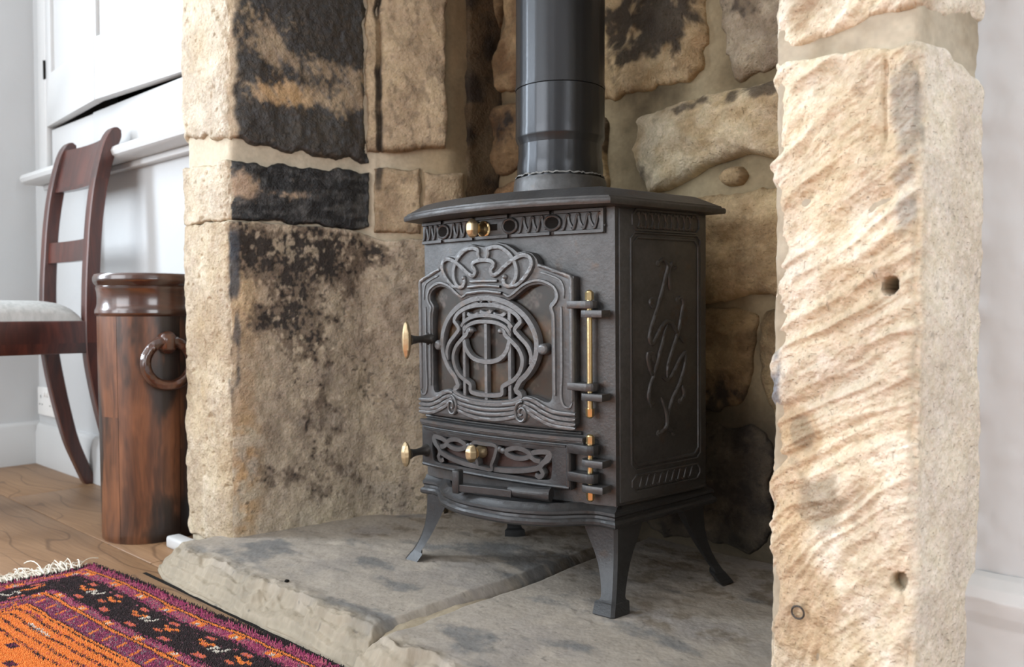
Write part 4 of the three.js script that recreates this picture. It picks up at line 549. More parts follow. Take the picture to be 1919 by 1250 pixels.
  dp('tracery', [ribbon([...ringPath], { w: 10, ...T, h: 11, taper: 1 }), ...both(() => ribbon(vase, { w: 8, ...T, taper: 0.9 })), ...both(() => ribbon(bulb, { w: 8, ...T, taper: 0.9 })),
    ribbon([[48, 387], [43, 372], [28, 358], [0, 353], [-28, 358], [-43, 372], [-48, 387]], { w: 8.5, ...T, h: 9.5, taper: 0.9 }),
    ...[-48, 0, 48].map((x) => ribbon([[x, x ? 436 : 414], [x, 360], [x, 286]], { w: 7, ...T, h: 8.5, taper: 1, flat: true })),
    ribbon([[-49, 399], [-42, 407], [-25, 414.5], [0, 416.5], [25, 414.5], [42, 407], [49, 399]], { w: 7, ...T, taper: 0.8 }), ribbon([[-54, 408], [-46, 416], [-26, 424], [0, 426.5], [26, 424], [46, 416], [54, 408]], { w: 7, ...T, taper: 0.8 }),
    ...[-1, 0, 1].flatMap((k) => [ribbon([[k * 27 - 13, 446 - Math.abs(k) * 3.5], [k * 27 - 7, 451 - Math.abs(k) * 4], [k * 27, 452.5 - Math.abs(k) * 4.5], [k * 27 + 7, 451 - Math.abs(k) * 4], [k * 27 + 13, 446 - Math.abs(k) * 3.5]], { w: 7, ...T, h: 9 }), ribbon([[k * 28 - 13, 434 - Math.abs(k) * 4], [k * 28 - 6, 430.5 - Math.abs(k) * 4], [k * 28, 429.5 - Math.abs(k) * 4], [k * 28 + 6, 430.5 - Math.abs(k) * 4], [k * 28 + 13, 434 - Math.abs(k) * 4]], { w: 7, ...T, h: 9 })]),
    boss(-31, 402, 5, 6, 14), boss(31, 402, 5, 6, 14)]);
  // wave moulding with two scrolls along the foot
  const wave = []; const wl = [[-165, 281, 258], [-150, 281, 258.5], [-130, 283, 260], [-112, 289, 265], [-96, 297, 272], [-82, 300, 280], [-74, 298, 286]], wc = [[-74, 297, 276], [-58, 291, 270], [-40, 288, 266], [-20, 286.5, 263], [0, 286, 262]];
  for (const k of [0, 0.34, 0.67, 1]) { wave.push(...both(() => ribbon(wl.map((p) => [p[0], lerp(p[1], p[2], k) - (k > 0.9 ? -1.5 : 0)]), { w: 7.5, h: 5, z: Z0 - 1, taper: 0.6 }))); const h = wc.map((p) => [p[0], lerp(p[1], p[2], k)]); wave.push(ribbon([...h, ...sym(h).reverse().slice(1)], { w: 7.6, h: 5, z: Z0 - 1, taper: 0.6 })); }
  const spiral = []; for (let i = 0; i <= 44; i++) { const a = 1.75 - i / 44 * 10.2, r = 14.5 * (1 - i / 44 * 0.86); spiral.push([-74 + r * Math.cos(a) * 0.92, 277 + r * 1.22 * Math.sin(a)]); }
  wave.push(...both(() => ribbon(spiral, { w: 4.6, h: 6.5, z: Z0 + 0.5, taper: 0.7 })), ...both(() => boss(-74, 277, 14, 4.5, Z0 - 1)));
  dp('wave_moulding', wave);
  for (const s of [-1, 1]) dp('stud', [boss(s * 110, 376, 8.5, 5, 17), (() => { const g = new THREE.CylinderGeometry(0.0085, 0.009, 0.014, 20); g.rotateX(Math.PI / 2); g.translate(s * 0.110, 0.376, 0.010); return fin(g); })()]);
  // handles: oval grip on a flared stem
  const knob = (name, parent, u, v, z, len, ry, rx, m = M.brassDull, stemM = M.steel) => {
    const st = lathe([[0, 0], [0.011, 0], [0.011, 0.004], [0.0075, 0.009], [0.0060, 0.02], [0.0058, len * 0.62], [0.0072, len * 0.82], [0.010, len], [0, len]], 24); st.rotateX(Math.PI / 2); st.translate(u / 1000, v / 1000, bowZ(u / 1000) + z);
    const s = P(name, boxUV(st), stemM, parent); const k = new THREE.SphereGeometry(1, 28, 20); k.scale(rx, ry, rx * 1.05); k.translate(u / 1000, v / 1000, bowZ(u / 1000) + z + len + rx * 0.7); P('grip', fin(k, 1), m, s); return s; };
  knob('handle', door, -160, 386, 0.014, 0.052, 0.031, 0.0075);
  // hinge leaves on the door, body and ash door
  const tab = (u0, u1, v, h, back) => { const r = 0.012, s = new THREE.Shape(); s.moveTo(u0 / 1000, back); s.lineTo(u1 / 1000 - r, back); s.absarc(u1 / 1000 - r, back + r, r, -Math.PI / 2, Math.PI / 2); s.lineTo(u0 / 1000, back + 2 * r * 0.92); s.closePath(); const g = new THREE.ExtrudeGeometry(s, { depth: h / 1000 - 0.002, bevelEnabled: true, bevelSize: 0.001, bevelThickness: 0.001, bevelSegments: 2, curveSegments: 14 }); g.rotateX(Math.PI / 2); g.scale(1, 1, 1); g.translate(0, v / 1000, 0); return fin(g, 0.6); };
  // Extrude runs along +z, turned to run down from v; the plan outline lies in x and z
  const hingeU = 159.5, hz = 0.020;
  P('hinge_leaf', tab(128, 171.5, 447, 11, 0.008), M.iron, door); P('hinge_leaf', tab(128, 171.5, 327, 11, 0.008), M.iron, door);
  for (const v of [433.5, 312.5, 215.5, 178]) P('hinge_leaf', merge([mirrorX(tab(-186, -148, v, 10.5, 0.008))]), M.iron);
  const nut = (v, up) => { const g = new THREE.CylinderGeometry(0.0062, 0.0066, 0.011, 6), d = new THREE.SphereGeometry(0.0052, 14, 6, 0, Math.PI * 2, 0, Math.PI / 2); d.scale(1, 0.7, 1); d.translate(0, 0.0055, 0); const c = merge([fin(g, 0.3), fin(d)]); if (!up) c.rotateX(Math.PI); c.translate(hingeU / 1000, v / 1000, hz); return boxUV(c); };
  for (const [a, b] of [[283, 457], [160, 246]]) { const g = new THREE.CylinderGeometry(0.0042, 0.0042, (b - a) / 1000, 18); g.translate(hingeU / 1000, (a + b) / 2000, hz); const pin = P('hinge_pin', fin(g), M.brass); P('nut', nut(b - 2, true), M.brass, pin); P('nut', nut(a + 2, false), M.brass, pin); }

  // ---- ash door
  const aOut = [[-187, 167], [129, 167], [129, 236], [-187, 236]].reverse();
  const aHoleH = [[0, 178], [70, 178], [110, 177.5], [124, 180], [127, 190], [127, 212], [124, 220], [112, 222.5], [60, 222.5], [0, 222.5]]; const AC = -30;
  const aHole = spline([...aHoleH, ...sym(aHoleH).reverse().slice(1, -1)], true, 3).map((p) => [p[0] + AC, p[1]]);
  const ash = P('ash_door', bend(plate(aOut, [aHole], 0.013, 0.003)), M.ironShaded);
  const ap = (name, gs, m = M.ironShaded) => P(name, bend(shift(merge(gs), AC)), m, ash);
  ap('slider_plate', [plate([[-136, 172], [136, 172], [136, 228], [-136, 228]], [], 0.002, 0.002, 0, 0.02)], M.slider);
  ap('edge_moulding', [ribbon([[-155, 170], [0, 170], [157, 170]], { w: 6, h: 3, z: 15, taper: 1 }), ribbon([[-150, 232], [0, 232], [152, 232]], { w: 4, h: 3, z: 15, taper: 1 }), ribbon([[155, 172], [155, 200], [155, 233]], { w: 6, h: 3, z: 15, taper: 1 })]);
  const tl = { w: 8.6, h: 9, z: 7, flat: true };
  const knot = () => merge([ribbon([[42, 213], [52, 219], [66, 221.5], [80, 219], [90, 213], [80, 207.5], [66, 205.5], [52, 207.5]], { ...tl, closed: true }), ribbon([[24, 219], [34, 214], [44, 213]], { ...tl, w: 7 }), boss(30, 216, 5, 4, 14), boss(37, 214, 5, 4, 14), ribbon([[88, 214], [102, 219], [124, 219], [122, 210], [112, 203], [106, 196], [88, 190], [56, 185], [26, 183], [14, 183]], { ...tl, w: 9.5, taper: 0.8 }), ribbon([[124, 219], [117, 208], [107, 196], [112, 187], [106, 181], [98, 184]], { ...tl, taper: 0.8 }), ribbon([[88, 212], [98, 206], [108, 205]], tl)]);
  const kn = knot(); ap('tracery', [kn, mirrorX(kn), ribbon([[-16, 183], [-15, 189], [-22, 205], [-25, 220], [0, 221.5], [25, 220], [22, 205], [15, 189], [16, 183], [0, 182], [-16, 183]], { ...tl, w: 7, h: 11, taper: 1 })], M.iron);
  const cornice = [[-190, 236], [-190, 246], [150, 246], [150, 236]]; 
  P('ledge', bend(merge([plate(cornice, [], 0.016, 0, 0.002, 0.02), ribbon([[-189, 244], [-20, 244], [150, 244]], { w: 7, h: 5, z: 14, taper: 1 }), ribbon([[-189, 251], [-20, 251], [140, 251]], { w: 5, h: 5, z: 0, taper: 1 })])));
  knob('handle', ash, -174, 194, 0.014, 0.046, 0.021, 0.0078);
  knob('slider_knob', ash, -44, 207, 0.006, 0.020, 0.0145, 0.0095, M.brassDull, M.brassDull);
  P('hinge_leaf', tab(127, 172, 236, 14, 0.007), M.ironShaded, ash); P('hinge_leaf', tab(127, 172, 194.5, 14, 0.007), M.ironShaded, ash);

  // ---- vent band below the lid
  const vent = P('vent_band', bend(plate([[-190, 547], [178, 547], [178, 583], [-190, 583]].reverse(), [], 0.003, 0.001, 0.0005, 0.02)));
  const vp = (name, gs, m = M.iron) => P(name, bend(merge(gs)), m, vent);
  const holesU = [-131, -56, 18, 95], notch = (a, b, v) => ribbon([[a, v], [(a + b) / 2, v], [b, v]], { w: 5.5, h: 5, z: 2.5, taper: 1, flat: true });
  const segs = [[-189, -146], [-117, -70], [-42, 4], [32, 81], [109, 176]];
  vp('rail', segs.flatMap(([a, b]) => [notch(a - 10 > -189 ? a - 10 : a, b + 10 < 176 ? b + 10 : b, 549.5), notch(a - 10 > -189 ? a - 10 : a, b + 10 < 176 ? b + 10 : b, 580.5)]).concat([ribbon([[175.5, 548], [175.5, 565], [175.5, 582]], { w: 5, h: 5, z: 2.5, taper: 1, flat: true })]));
  for (const u of holesU) { const ring2 = []; for (let i = 0; i < 20; i++) { const a = i / 20 * Math.PI * 2; ring2.push([u + 13.5 * Math.cos(a), 565 + 10.5 * Math.sin(a)]); } const r = vp('rosette', [ribbon(ring2, { w: 5, h: 6, z: 2.5, closed: true })]); const d = new THREE.CylinderGeometry(0.009, 0.009, 0.002, 20); d.rotateX(Math.PI / 2); d.scale(1.2, 0.95, 1); d.translate(u / 1000, 0.565, bowZ(u / 1000) + 0.0056); P('air_hole', fin(d), M.dark, vent); }
  const zig = []; for (const [a, b] of segs) { if (a === -42) continue; const n = Math.round((b - a) / 15), st = (b - a) / n; for (let k = 0; k < n; k++) { const x = a + k * st; zig.push(ribbon([[x + 1, 557], [x + 3.5, 553.5], [x + 6, 558], [x + 10, 573], [x + 12.5, 576], [x + 14.5, 573]].map((p) => [Math.min(p[0], b + 3), p[1]]), { w: 4.6, h: 5, z: 3 }), ribbon([[x + 12, 575], [x + 14, 565], [x + st + 2, 556]].map((p) => [Math.min(p[0], b + 3), p[1]]), { w: 5.2, h: 3.8, z: 3, taper: 0.8 })); } }
  vp('zigzag', zig);
  vp('slot', [plate([[-24, 560], [-9, 560], [-9, 570], [-24, 570]].reverse(), [], 0.001, 0.0038, 0, 0.02)], M.dark);
  const vk = knob('vent_knob', vent, -36, 563, 0.004, 0.022, 0.0150, 0.0098, M.brassDull, M.brass);
  const ros = lathe([[0, 0], [0.013, 0], [0.0135, 0.002], [0.011, 0.004], [0.007, 0.007], [0, 0.007]], 28); ros.rotateX(Math.PI / 2); ros.translate(-0.036, 0.563, bowZ(-0.036) + 0.004); P('rose', boxUV(ros), M.brass, vk);

  // ---- canted side panels with low relief
  const e = new THREE.Vector3(sc, 0, -cc), up = new THREE.Vector3(0, 1, 0), nn = new THREE.Vector3(cc, 0, sc), basis = new THREE.Matrix4().makeBasis(e, up, nn).setPosition(W, 0, 0);
  const S = { h: 4, z: 1.4 };
  const chamfer = (a, b, c, d, q) => [[a, c + q], [a + q, c], [b - q, c], [b, c + q], [b, d - q], [b - q, d], [a + q, d], [a, d - q]];
  const line = (pts, w = 4, h = 3.5) => ribbon([...pts, pts[0], pts[1]], { w, h, z: 1, sharp: true, taper: 1 });
  const zz = (a, b, v0, v1, n) => { const out = []; for (let k = 0; k < n; k++) { const x = lerp(a, b, k / n), st = (b - a) / n; out.push(ribbon([[x, v0 + 3], [x + st * 0.3, v0], [x + st * 0.6, lerp(v0, v1, 0.5)], [x + st * 0.85, v1], [x + st * 1.15, v1 - 3]], { w: 4.5, h: 3.2, z: 1 })); } return out; };
  const mk = (gs) => merge(gs);
  const panel = mk([bx(0.196, 0.432, 0.0035, 0.105, 0.366, 0.0005, 0.001)]);
  const border = mk([line(chamfer(34, 184, 203, 541, 10), 4.5), line(chamfer(30, 188, 196, 548, 8), 3), line(chamfer(34, 186, 552, 582, 8), 4), line(chamfer(32, 188, 163, 187, 8), 4)]);
  const wov = mk([...zz(42, 172, 556, 578, 9), ...zz(42, 172, 556, 578, 9).map((g) => { const m = g.clone(); const p = m.attributes.position; for (let i = 0; i < p.count; i++) p.setY(i, 1.134 - p.getY(i)); for (const k of Object.keys(m.attributes)) { const a = m.attributes[k], s = a.itemSize; for (let i = 0; i < a.count; i += 3) for (let c = 0; c < s; c++) { const t = a.array[(i + 1) * s + c]; a.array[(i + 1) * s + c] = a.array[(i + 2) * s + c]; a.array[(i + 2) * s + c] = t; } } m.computeVertexNormals(); return m; }), ...zz(42, 172, 167, 184, 9)]);
  const lines = [[[87, 502], [101, 510], [112, 501], [107, 485], [99, 463], [85, 430], [74, 406], [70, 389], [76, 382], [91, 400], [103, 412], [111, 415], [122, 411], [135, 395], [149, 381]], [[131, 499], [122, 504], [116, 496], [115, 479], [117, 463]],
    [[134, 448], [142, 452], [148, 445], [145, 429], [136, 399], [122, 371], [112, 347], [110, 328]], [[110, 411], [103, 394], [91, 362], [79, 333], [71, 317], [68, 299], [76, 288]], [[79, 332], [69, 349], [67, 368], [76, 367], [80, 353]],
    [[98, 331], [110, 325], [126, 338], [141, 357], [153, 366], [150, 342], [138, 317], [121, 293], [112, 272], [111, 252], [127, 242]], [[145, 315], [149, 298], [139, 289]], [[96, 300], [107, 278], [109, 256], [100, 247], [87, 244]], [[78, 451], [72, 445], [78, 437]]];
  const relief = mk([...lines.map((l) => ribbon(l, { w: 7.5, ...S, h: 4, taper: 0.35 })), ...[[90, 503], [130, 499], [135, 448], [90, 245], [125, 242], [76, 290], [140, 290], [72, 362]].map(([x, y]) => boss(x, y, 5.5, 3.6, 1))]);
  for (const s of [1, -1]) {
    const put = (g) => { const q = g.clone().applyMatrix4(basis); return s > 0 ? q : mirrorX(q); };
    const sp = P('side_panel', put(panel)); P('panel_border', put(border), M.iron, sp); P('woven_bands', put(wov), M.iron, sp); P('scroll_relief', put(relief), M.iron, sp);
  }
}
{ // flue pipe
  const p = thing('flue_pipe', 'black enamelled stovepipe rising from the stove top into the chimney', 'flue pipe', [-0.8955, 0, -1.110]);
  mesh('flue_collar', lathe([[0.0755, 0.6625], [0.0755, 0.6612], [0.086, 0.6612], [0.085, 0.663], [0.081, 0.671], [0.079, 0.690], [0.0785, 0.697], [0.077, 0.700], [0.0755, 0.698], [0.0755, 0.6625]], 56), M.iron, p);
  mesh('upper_pipe', lathe([[0.0735, 1.6], [0.0755, 1.6], [0.0755, 0.859], [0.0765, 0.857], [0.0768, 0.854], [0.0765, 0.8515], [0.074, 0.851], [0.072, 0.85]], 72), M.pipe, p);
  mesh('lower_pipe', lathe([[0.072, 0.852], [0.0758, 0.850], [0.0758, 0.785], [0.0762, 0.778], [0.0762, 0.772], [0.0755, 0.768], [0.0715, 0.760], [0.0712, 0.757], [0.070, 0.757]], 72), M.pipe, p);
  mesh('spigot', lathe([[0.069, 0.765], [0.0710, 0.765], [0.0715, 0.735], [0.0728, 0.728], [0.0735, 0.712], [0.0715, 0.700], [0.0705, 0.670], [0.067, 0.670]], 72), M.pipe, p);
  const r = rng(77), cement = gridGeo(140, 10, (i, j) => { const a = i / 139 * Math.PI * 2, q = j / 9 * Math.PI, R = 0.0735 + 0.0025 * Math.cos(q) * (1 + 0.8 * vn(Math.cos(a) * 40, Math.sin(a) * 40, j)); return [R * Math.cos(a), 0.703 + 0.0028 * Math.sin(q) + 0.0016 * vn(Math.cos(a) * 30, Math.sin(a) * 30, 2), -R * Math.sin(a)]; }, null, (i, j) => [i * 0.003, j * 0.001]);
  mesh('fire_cement', cement, M.cement, p);
}
{ // loose operating tool on the lip of the base plate
  const t = thing('stove_tool', 'black iron handle tool with upright square end lying on the lip of the stove base', 'stove tool', [0, 0, 0]);
  return_tool(t);
}
function return_tool(t) {
  t.position.set(-0.8867 + 0.0345, 0.045 + 0.1575, -0.9838 + 0.058); t.rotation.y = rad(17);
  mesh('head', bx(0.013, 0.037, 0.017, -0.083, 0.008, 0.002, 0.003), M.ironShaded, t);
  const s = new THREE.Shape([[-0.080, -0.007], [-0.02, -0.0065], [0.012, -0.009], [0.012, 0.009], [-0.02, 0.0065], [-0.080, 0.007]].map((p) => new THREE.Vector2(...p))); const g = new THREE.ExtrudeGeometry(s, { depth: 0.009, bevelEnabled: true, bevelSize: 0.0015, bevelThickness: 0.0015, bevelSegments: 2 }); g.rotateX(-Math.PI / 2); g.translate(0, -0.006, 0); mesh('shank', fin(g), M.ironShaded, t);
  const h = lathe([[0, -0.002], [0.0085, -0.002], [0.0092, 0.002], [0.0100, 0.04], [0.0112, 0.064], [0.0106, 0.067], [0, 0.067]], 28); h.rotateZ(-Math.PI / 2); h.translate(0.008, 0.001, 0); mesh('grip', boxUV(h), M.ironShaded, t);
}
{ // crumbs of coal on the hearth
  const c = new THREE.DodecahedronGeometry(0.004, 1), p = c.attributes.position; for (let i = 0; i < p.count; i++) { const k = 1 + 0.35 * vn(p.getX(i) * 500, p.getY(i) * 500, p.getZ(i) * 500); p.setXYZ(i, p.getX(i) * k, p.getY(i) * k * 0.8, p.getZ(i) * k); }
  const m = mesh('coal_crumb', fin(c), M.dark); m.position.set(-1.136, 0.0495, -0.722); tag(m, 'tiny black coal crumb lying on the left flagstone', 'coal');
}

// ---------------------------------------------------------------- chair
{
  const ch = thing('dining_chair', 'dark mahogany dining chair with pale grey drop-in seat against the white wall', 'chair', [-2.255, 0, -0.80]);
  // sabre posts: [z, y, depth] of the middle line, read from the side
  const post = (x) => { const L = [[-0.102, 0.0, 0.030], [-0.078, 0.06, 0.031], [-0.056, 0.12, 0.033], [-0.036, 0.20, 0.036], [-0.018, 0.29, 0.038], [-0.006, 0.37, 0.038], [-0.003, 0.45, 0.036], [-0.004, 0.54, 0.034], [-0.008, 0.62, 0.033], [-0.014, 0.70, 0.033], [-0.025, 0.78, 0.034], [-0.040, 0.85, 0.034], [-0.052, 0.89, 0.034], [-0.060, 0.907, 0.033], [-0.066, 0.919, 0.026], [-0.071, 0.926, 0.012]];
    const cz = new THREE.CatmullRomCurve3(L.map((q) => new THREE.Vector3(q[0], q[1], q[2]))), n = 70, sec = [[-1, -1], [-0.8, -1], [0.8, -1], [1, -0.86], [1, 0.86], [0.8, 1], [-0.8, 1], [-1, 0.86]], pos = [], idx = [];
    for (let i = 0; i <= n; i++) { const q = cz.getPoint(i / n), tq = cz.getTangent(i / n), l = Math.hypot(tq.x, tq.y), nz = tq.y / l, ny = -tq.x / l; for (const [sx, sz] of sec) pos.push(x + sx * 0.0155, Math.max(0, q.y + ny * sz * q.z / 2), q.x + nz * sz * q.z / 2); }
    const m = sec.length; for (let i = 0; i < n; i++) for (let j = 0; j < m; j++) { const a = i * m + j, b = i * m + (j + 1) % m; idx.push(a, a + m, b + m, a, b + m, b); }
    for (let j = 1; j < m - 1; j++) { idx.push(0, j, j + 1); idx.push(n * m, n * m + j + 1, n * m + j); }
    const g = new THREE.BufferGeometry(); g.setAttribute('position', new THREE.Float32BufferAttribute(pos, 3)); g.setIndex(idx); return fin(g, 0.5); };
  const xr = 0.143;
  for (const s of [1, -1]) mesh('back_post', post(s * xr), M.mahogany, ch);
  const rail = (y0, y1, z0, z1, t, dip) => { const n = 20, pos = []; const g = gridGeo(n + 1, 9, (i, j) => { const u = i / n * 2 - 1, x = u * (xr - 0.012), c = -dip * (1 - u * u); const k = j % 8, q = [[y0, -t], [y0, t], [lerp(y0, y1, 0.3), t * 1.1], [lerp(y0, y1, 0.7), t * 1.1], [y1, t], [y1 + 0.002, 0], [y1, -t], [lerp(y0, y1, 0.5), -t * 1.1]][k]; const v = (q[0] - y0) / (y1 - y0); return [x, q[0], lerp(z0, z1, v) + c + q[1]]; }, null, (i, j) => [0, 0]); return fin(g, 0.6); };
  mesh('top_rail', rail(0.790, 0.905, -0.028, -0.055, 0.009, 0.012), M.mahogany, ch);
  mesh('middle_rail', rail(0.602, 0.655, -0.008, -0.011, 0.008, 0.010), M.mahogany, ch);
  for (const s of [1, -1]) { const a = 0.018; mesh('seat_rail', bx(0.026, 0.078, 0.40, s * (xr - 0.0) , 0.414, 0.205, 0.003), M.mahogany, ch); }
  mesh('seat_rail', bx(xr * 2 - 0.02, 0.07, 0.024, 0, 0.414, 0.002, 0.003), M.mahogany, ch);
  mesh('seat_rail', bx(xr * 2 + 0.03, 0.078, 0.026, 0, 0.414, 0.405, 0.003), M.mahogany, ch);
  const seat = gridGeo(50, 56, (i, j) => { const u = i / 49 * 2 - 1, v = j / 55 * 2 - 1, e = Math.max(Math.abs(u), Math.abs(v)), r = Math.pow(Math.max(0, 1 - Math.pow(Math.abs(u), 5)), 0.55) * Math.pow(Math.max(0, 1 - Math.pow(Math.abs(v), 7)), 0.55); return [u * 0.146, 0.449 + 0.053 * r - 0.002 * (e > 0.99 ? 1 : 0), 0.205 - v * 0.193]; }, null, (i, j) => [i / 49 * 0.29, j / 55 * 0.39]);
  mesh('seat_cushion', seat, M.fabric, ch);
  for (const s of [1, -1]) { const c = new THREE.CatmullRomCurve3([[0.395, 0.42], [0.40, 0.30], [0.415, 0.16], [0.45, 0.0]].map((p) => new THREE.Vector3(s * (xr + 0.002), p[1], p[0]))); const g = gridGeo(9, 24, (i, j) => { const q = c.getPoint(j / 23), a = -(i / 8) * Math.PI * 2 + Math.PI / 4, w = lerp(0.019, 0.013, j / 23), cx = Math.cos(a), cz = Math.sin(a), k = 1 / Math.max(Math.abs(cx), Math.abs(cz)); return [q.x + cx * k * w, q.y, q.z + cz * k * w]; }, null, () => [0, 0]); mesh('front_leg', fin(g, 0.5), M.mahogany, ch); }
}

// ---------------------------------------------------------------- turned log barrel with ring handle
{
  const b = thing('log_barrel', 'tall brown polished wooden barrel with moulded rim and wooden ring handle', 'barrel', [-1.764, 0, -0.790], rad(-7));
  const N = 5, prof = [[0.0915, 0.0], [0.0945, 0.0], [0.0965, 0.004], [0.0968, 0.02], [0.0985, 0.2], [0.1002, 0.36], [0.1010, 0.468], [0.090, 0.468], [0.086, 0.02]];
  for (let k = 0; k < N; k++) {
    const g = new THREE.LatheGeometry(prof.map((p) => new THREE.Vector2(p[0] + (k % 3) * 0.0002, p[1])), 15, k / N * Math.PI * 2 + 0.62, Math.PI * 2 / N - 0.006);
    const f = toCreasedNormals(g, 0.6), uv = f.attributes.uv, p = f.attributes.position; for (let i = 0; i < uv.count; i++) uv.setXY(i, Math.atan2(p.getX(i), p.getZ(i)) * 0.1 + k * 0.173, p.getY(i) + k * 0.31);
    mesh('stave', f, M.barrel, b);
  }
  mesh('barrel_core', lathe([[0, 0.012], [0.0925, 0.012], [0.0965, 0.36], [0.0975, 0.466], [0.085, 0.466], [0.082, 0.03], [0, 0.03]], 48), M.dark, b);
  const rim = lathe([[0.086, 0.466], [0.101, 0.466], [0.1035, 0.468], [0.1050, 0.473], [0.1045, 0.479], [0.1020, 0.484], [0.1005, 0.492], [0.1002, 0.505], [0.1010, 0.516], [0.1028, 0.523], [0.1028, 0.527], [0.1010, 0.529], [0.1045, 0.532], [0.1075, 0.537], [0.1085, 0.543], [0.1075, 0.549], [0.1045, 0.5535], [0.098, 0.555], [0.088, 0.552], [0.086, 0.54], [0.086, 0.466]], 72);
  { const uv = rim.attributes.uv, p = rim.attributes.position; for (let i = 0; i < uv.count; i++) uv.setXY(i, p.getY(i), Math.atan2(p.getX(i), p.getZ(i)) * 0.1); }
  mesh('rim', rim, M.barrelRim, b);
  // handle faces +x
  const holder = new THREE.CapsuleGeometry(0.0175, 0.012, 8, 20); holder.translate(0.1145, 0.413, 0); const h1 = lathe([[0, 0], [0.019, 0], [0.0205, 0.004], [0.017, 0.010], [0.016, 0.016], [0, 0.016]], 28); h1.rotateZ(-Math.PI / 2); h1.translate(0.098, 0.414, 0);
  mesh('handle_boss', merge([fin(holder, 1), boxUV(h1)]), M.barrelRim, b);
  const ring = new THREE.TorusGeometry(0.0455, 0.0105, 18, 56); ring.rotateY(Math.PI / 2); ring.rotateZ(rad(3)); ring.translate(0.121, 0.371, 0); mesh('ring_handle', fin(ring, 1), M.barrelRim, b);
}

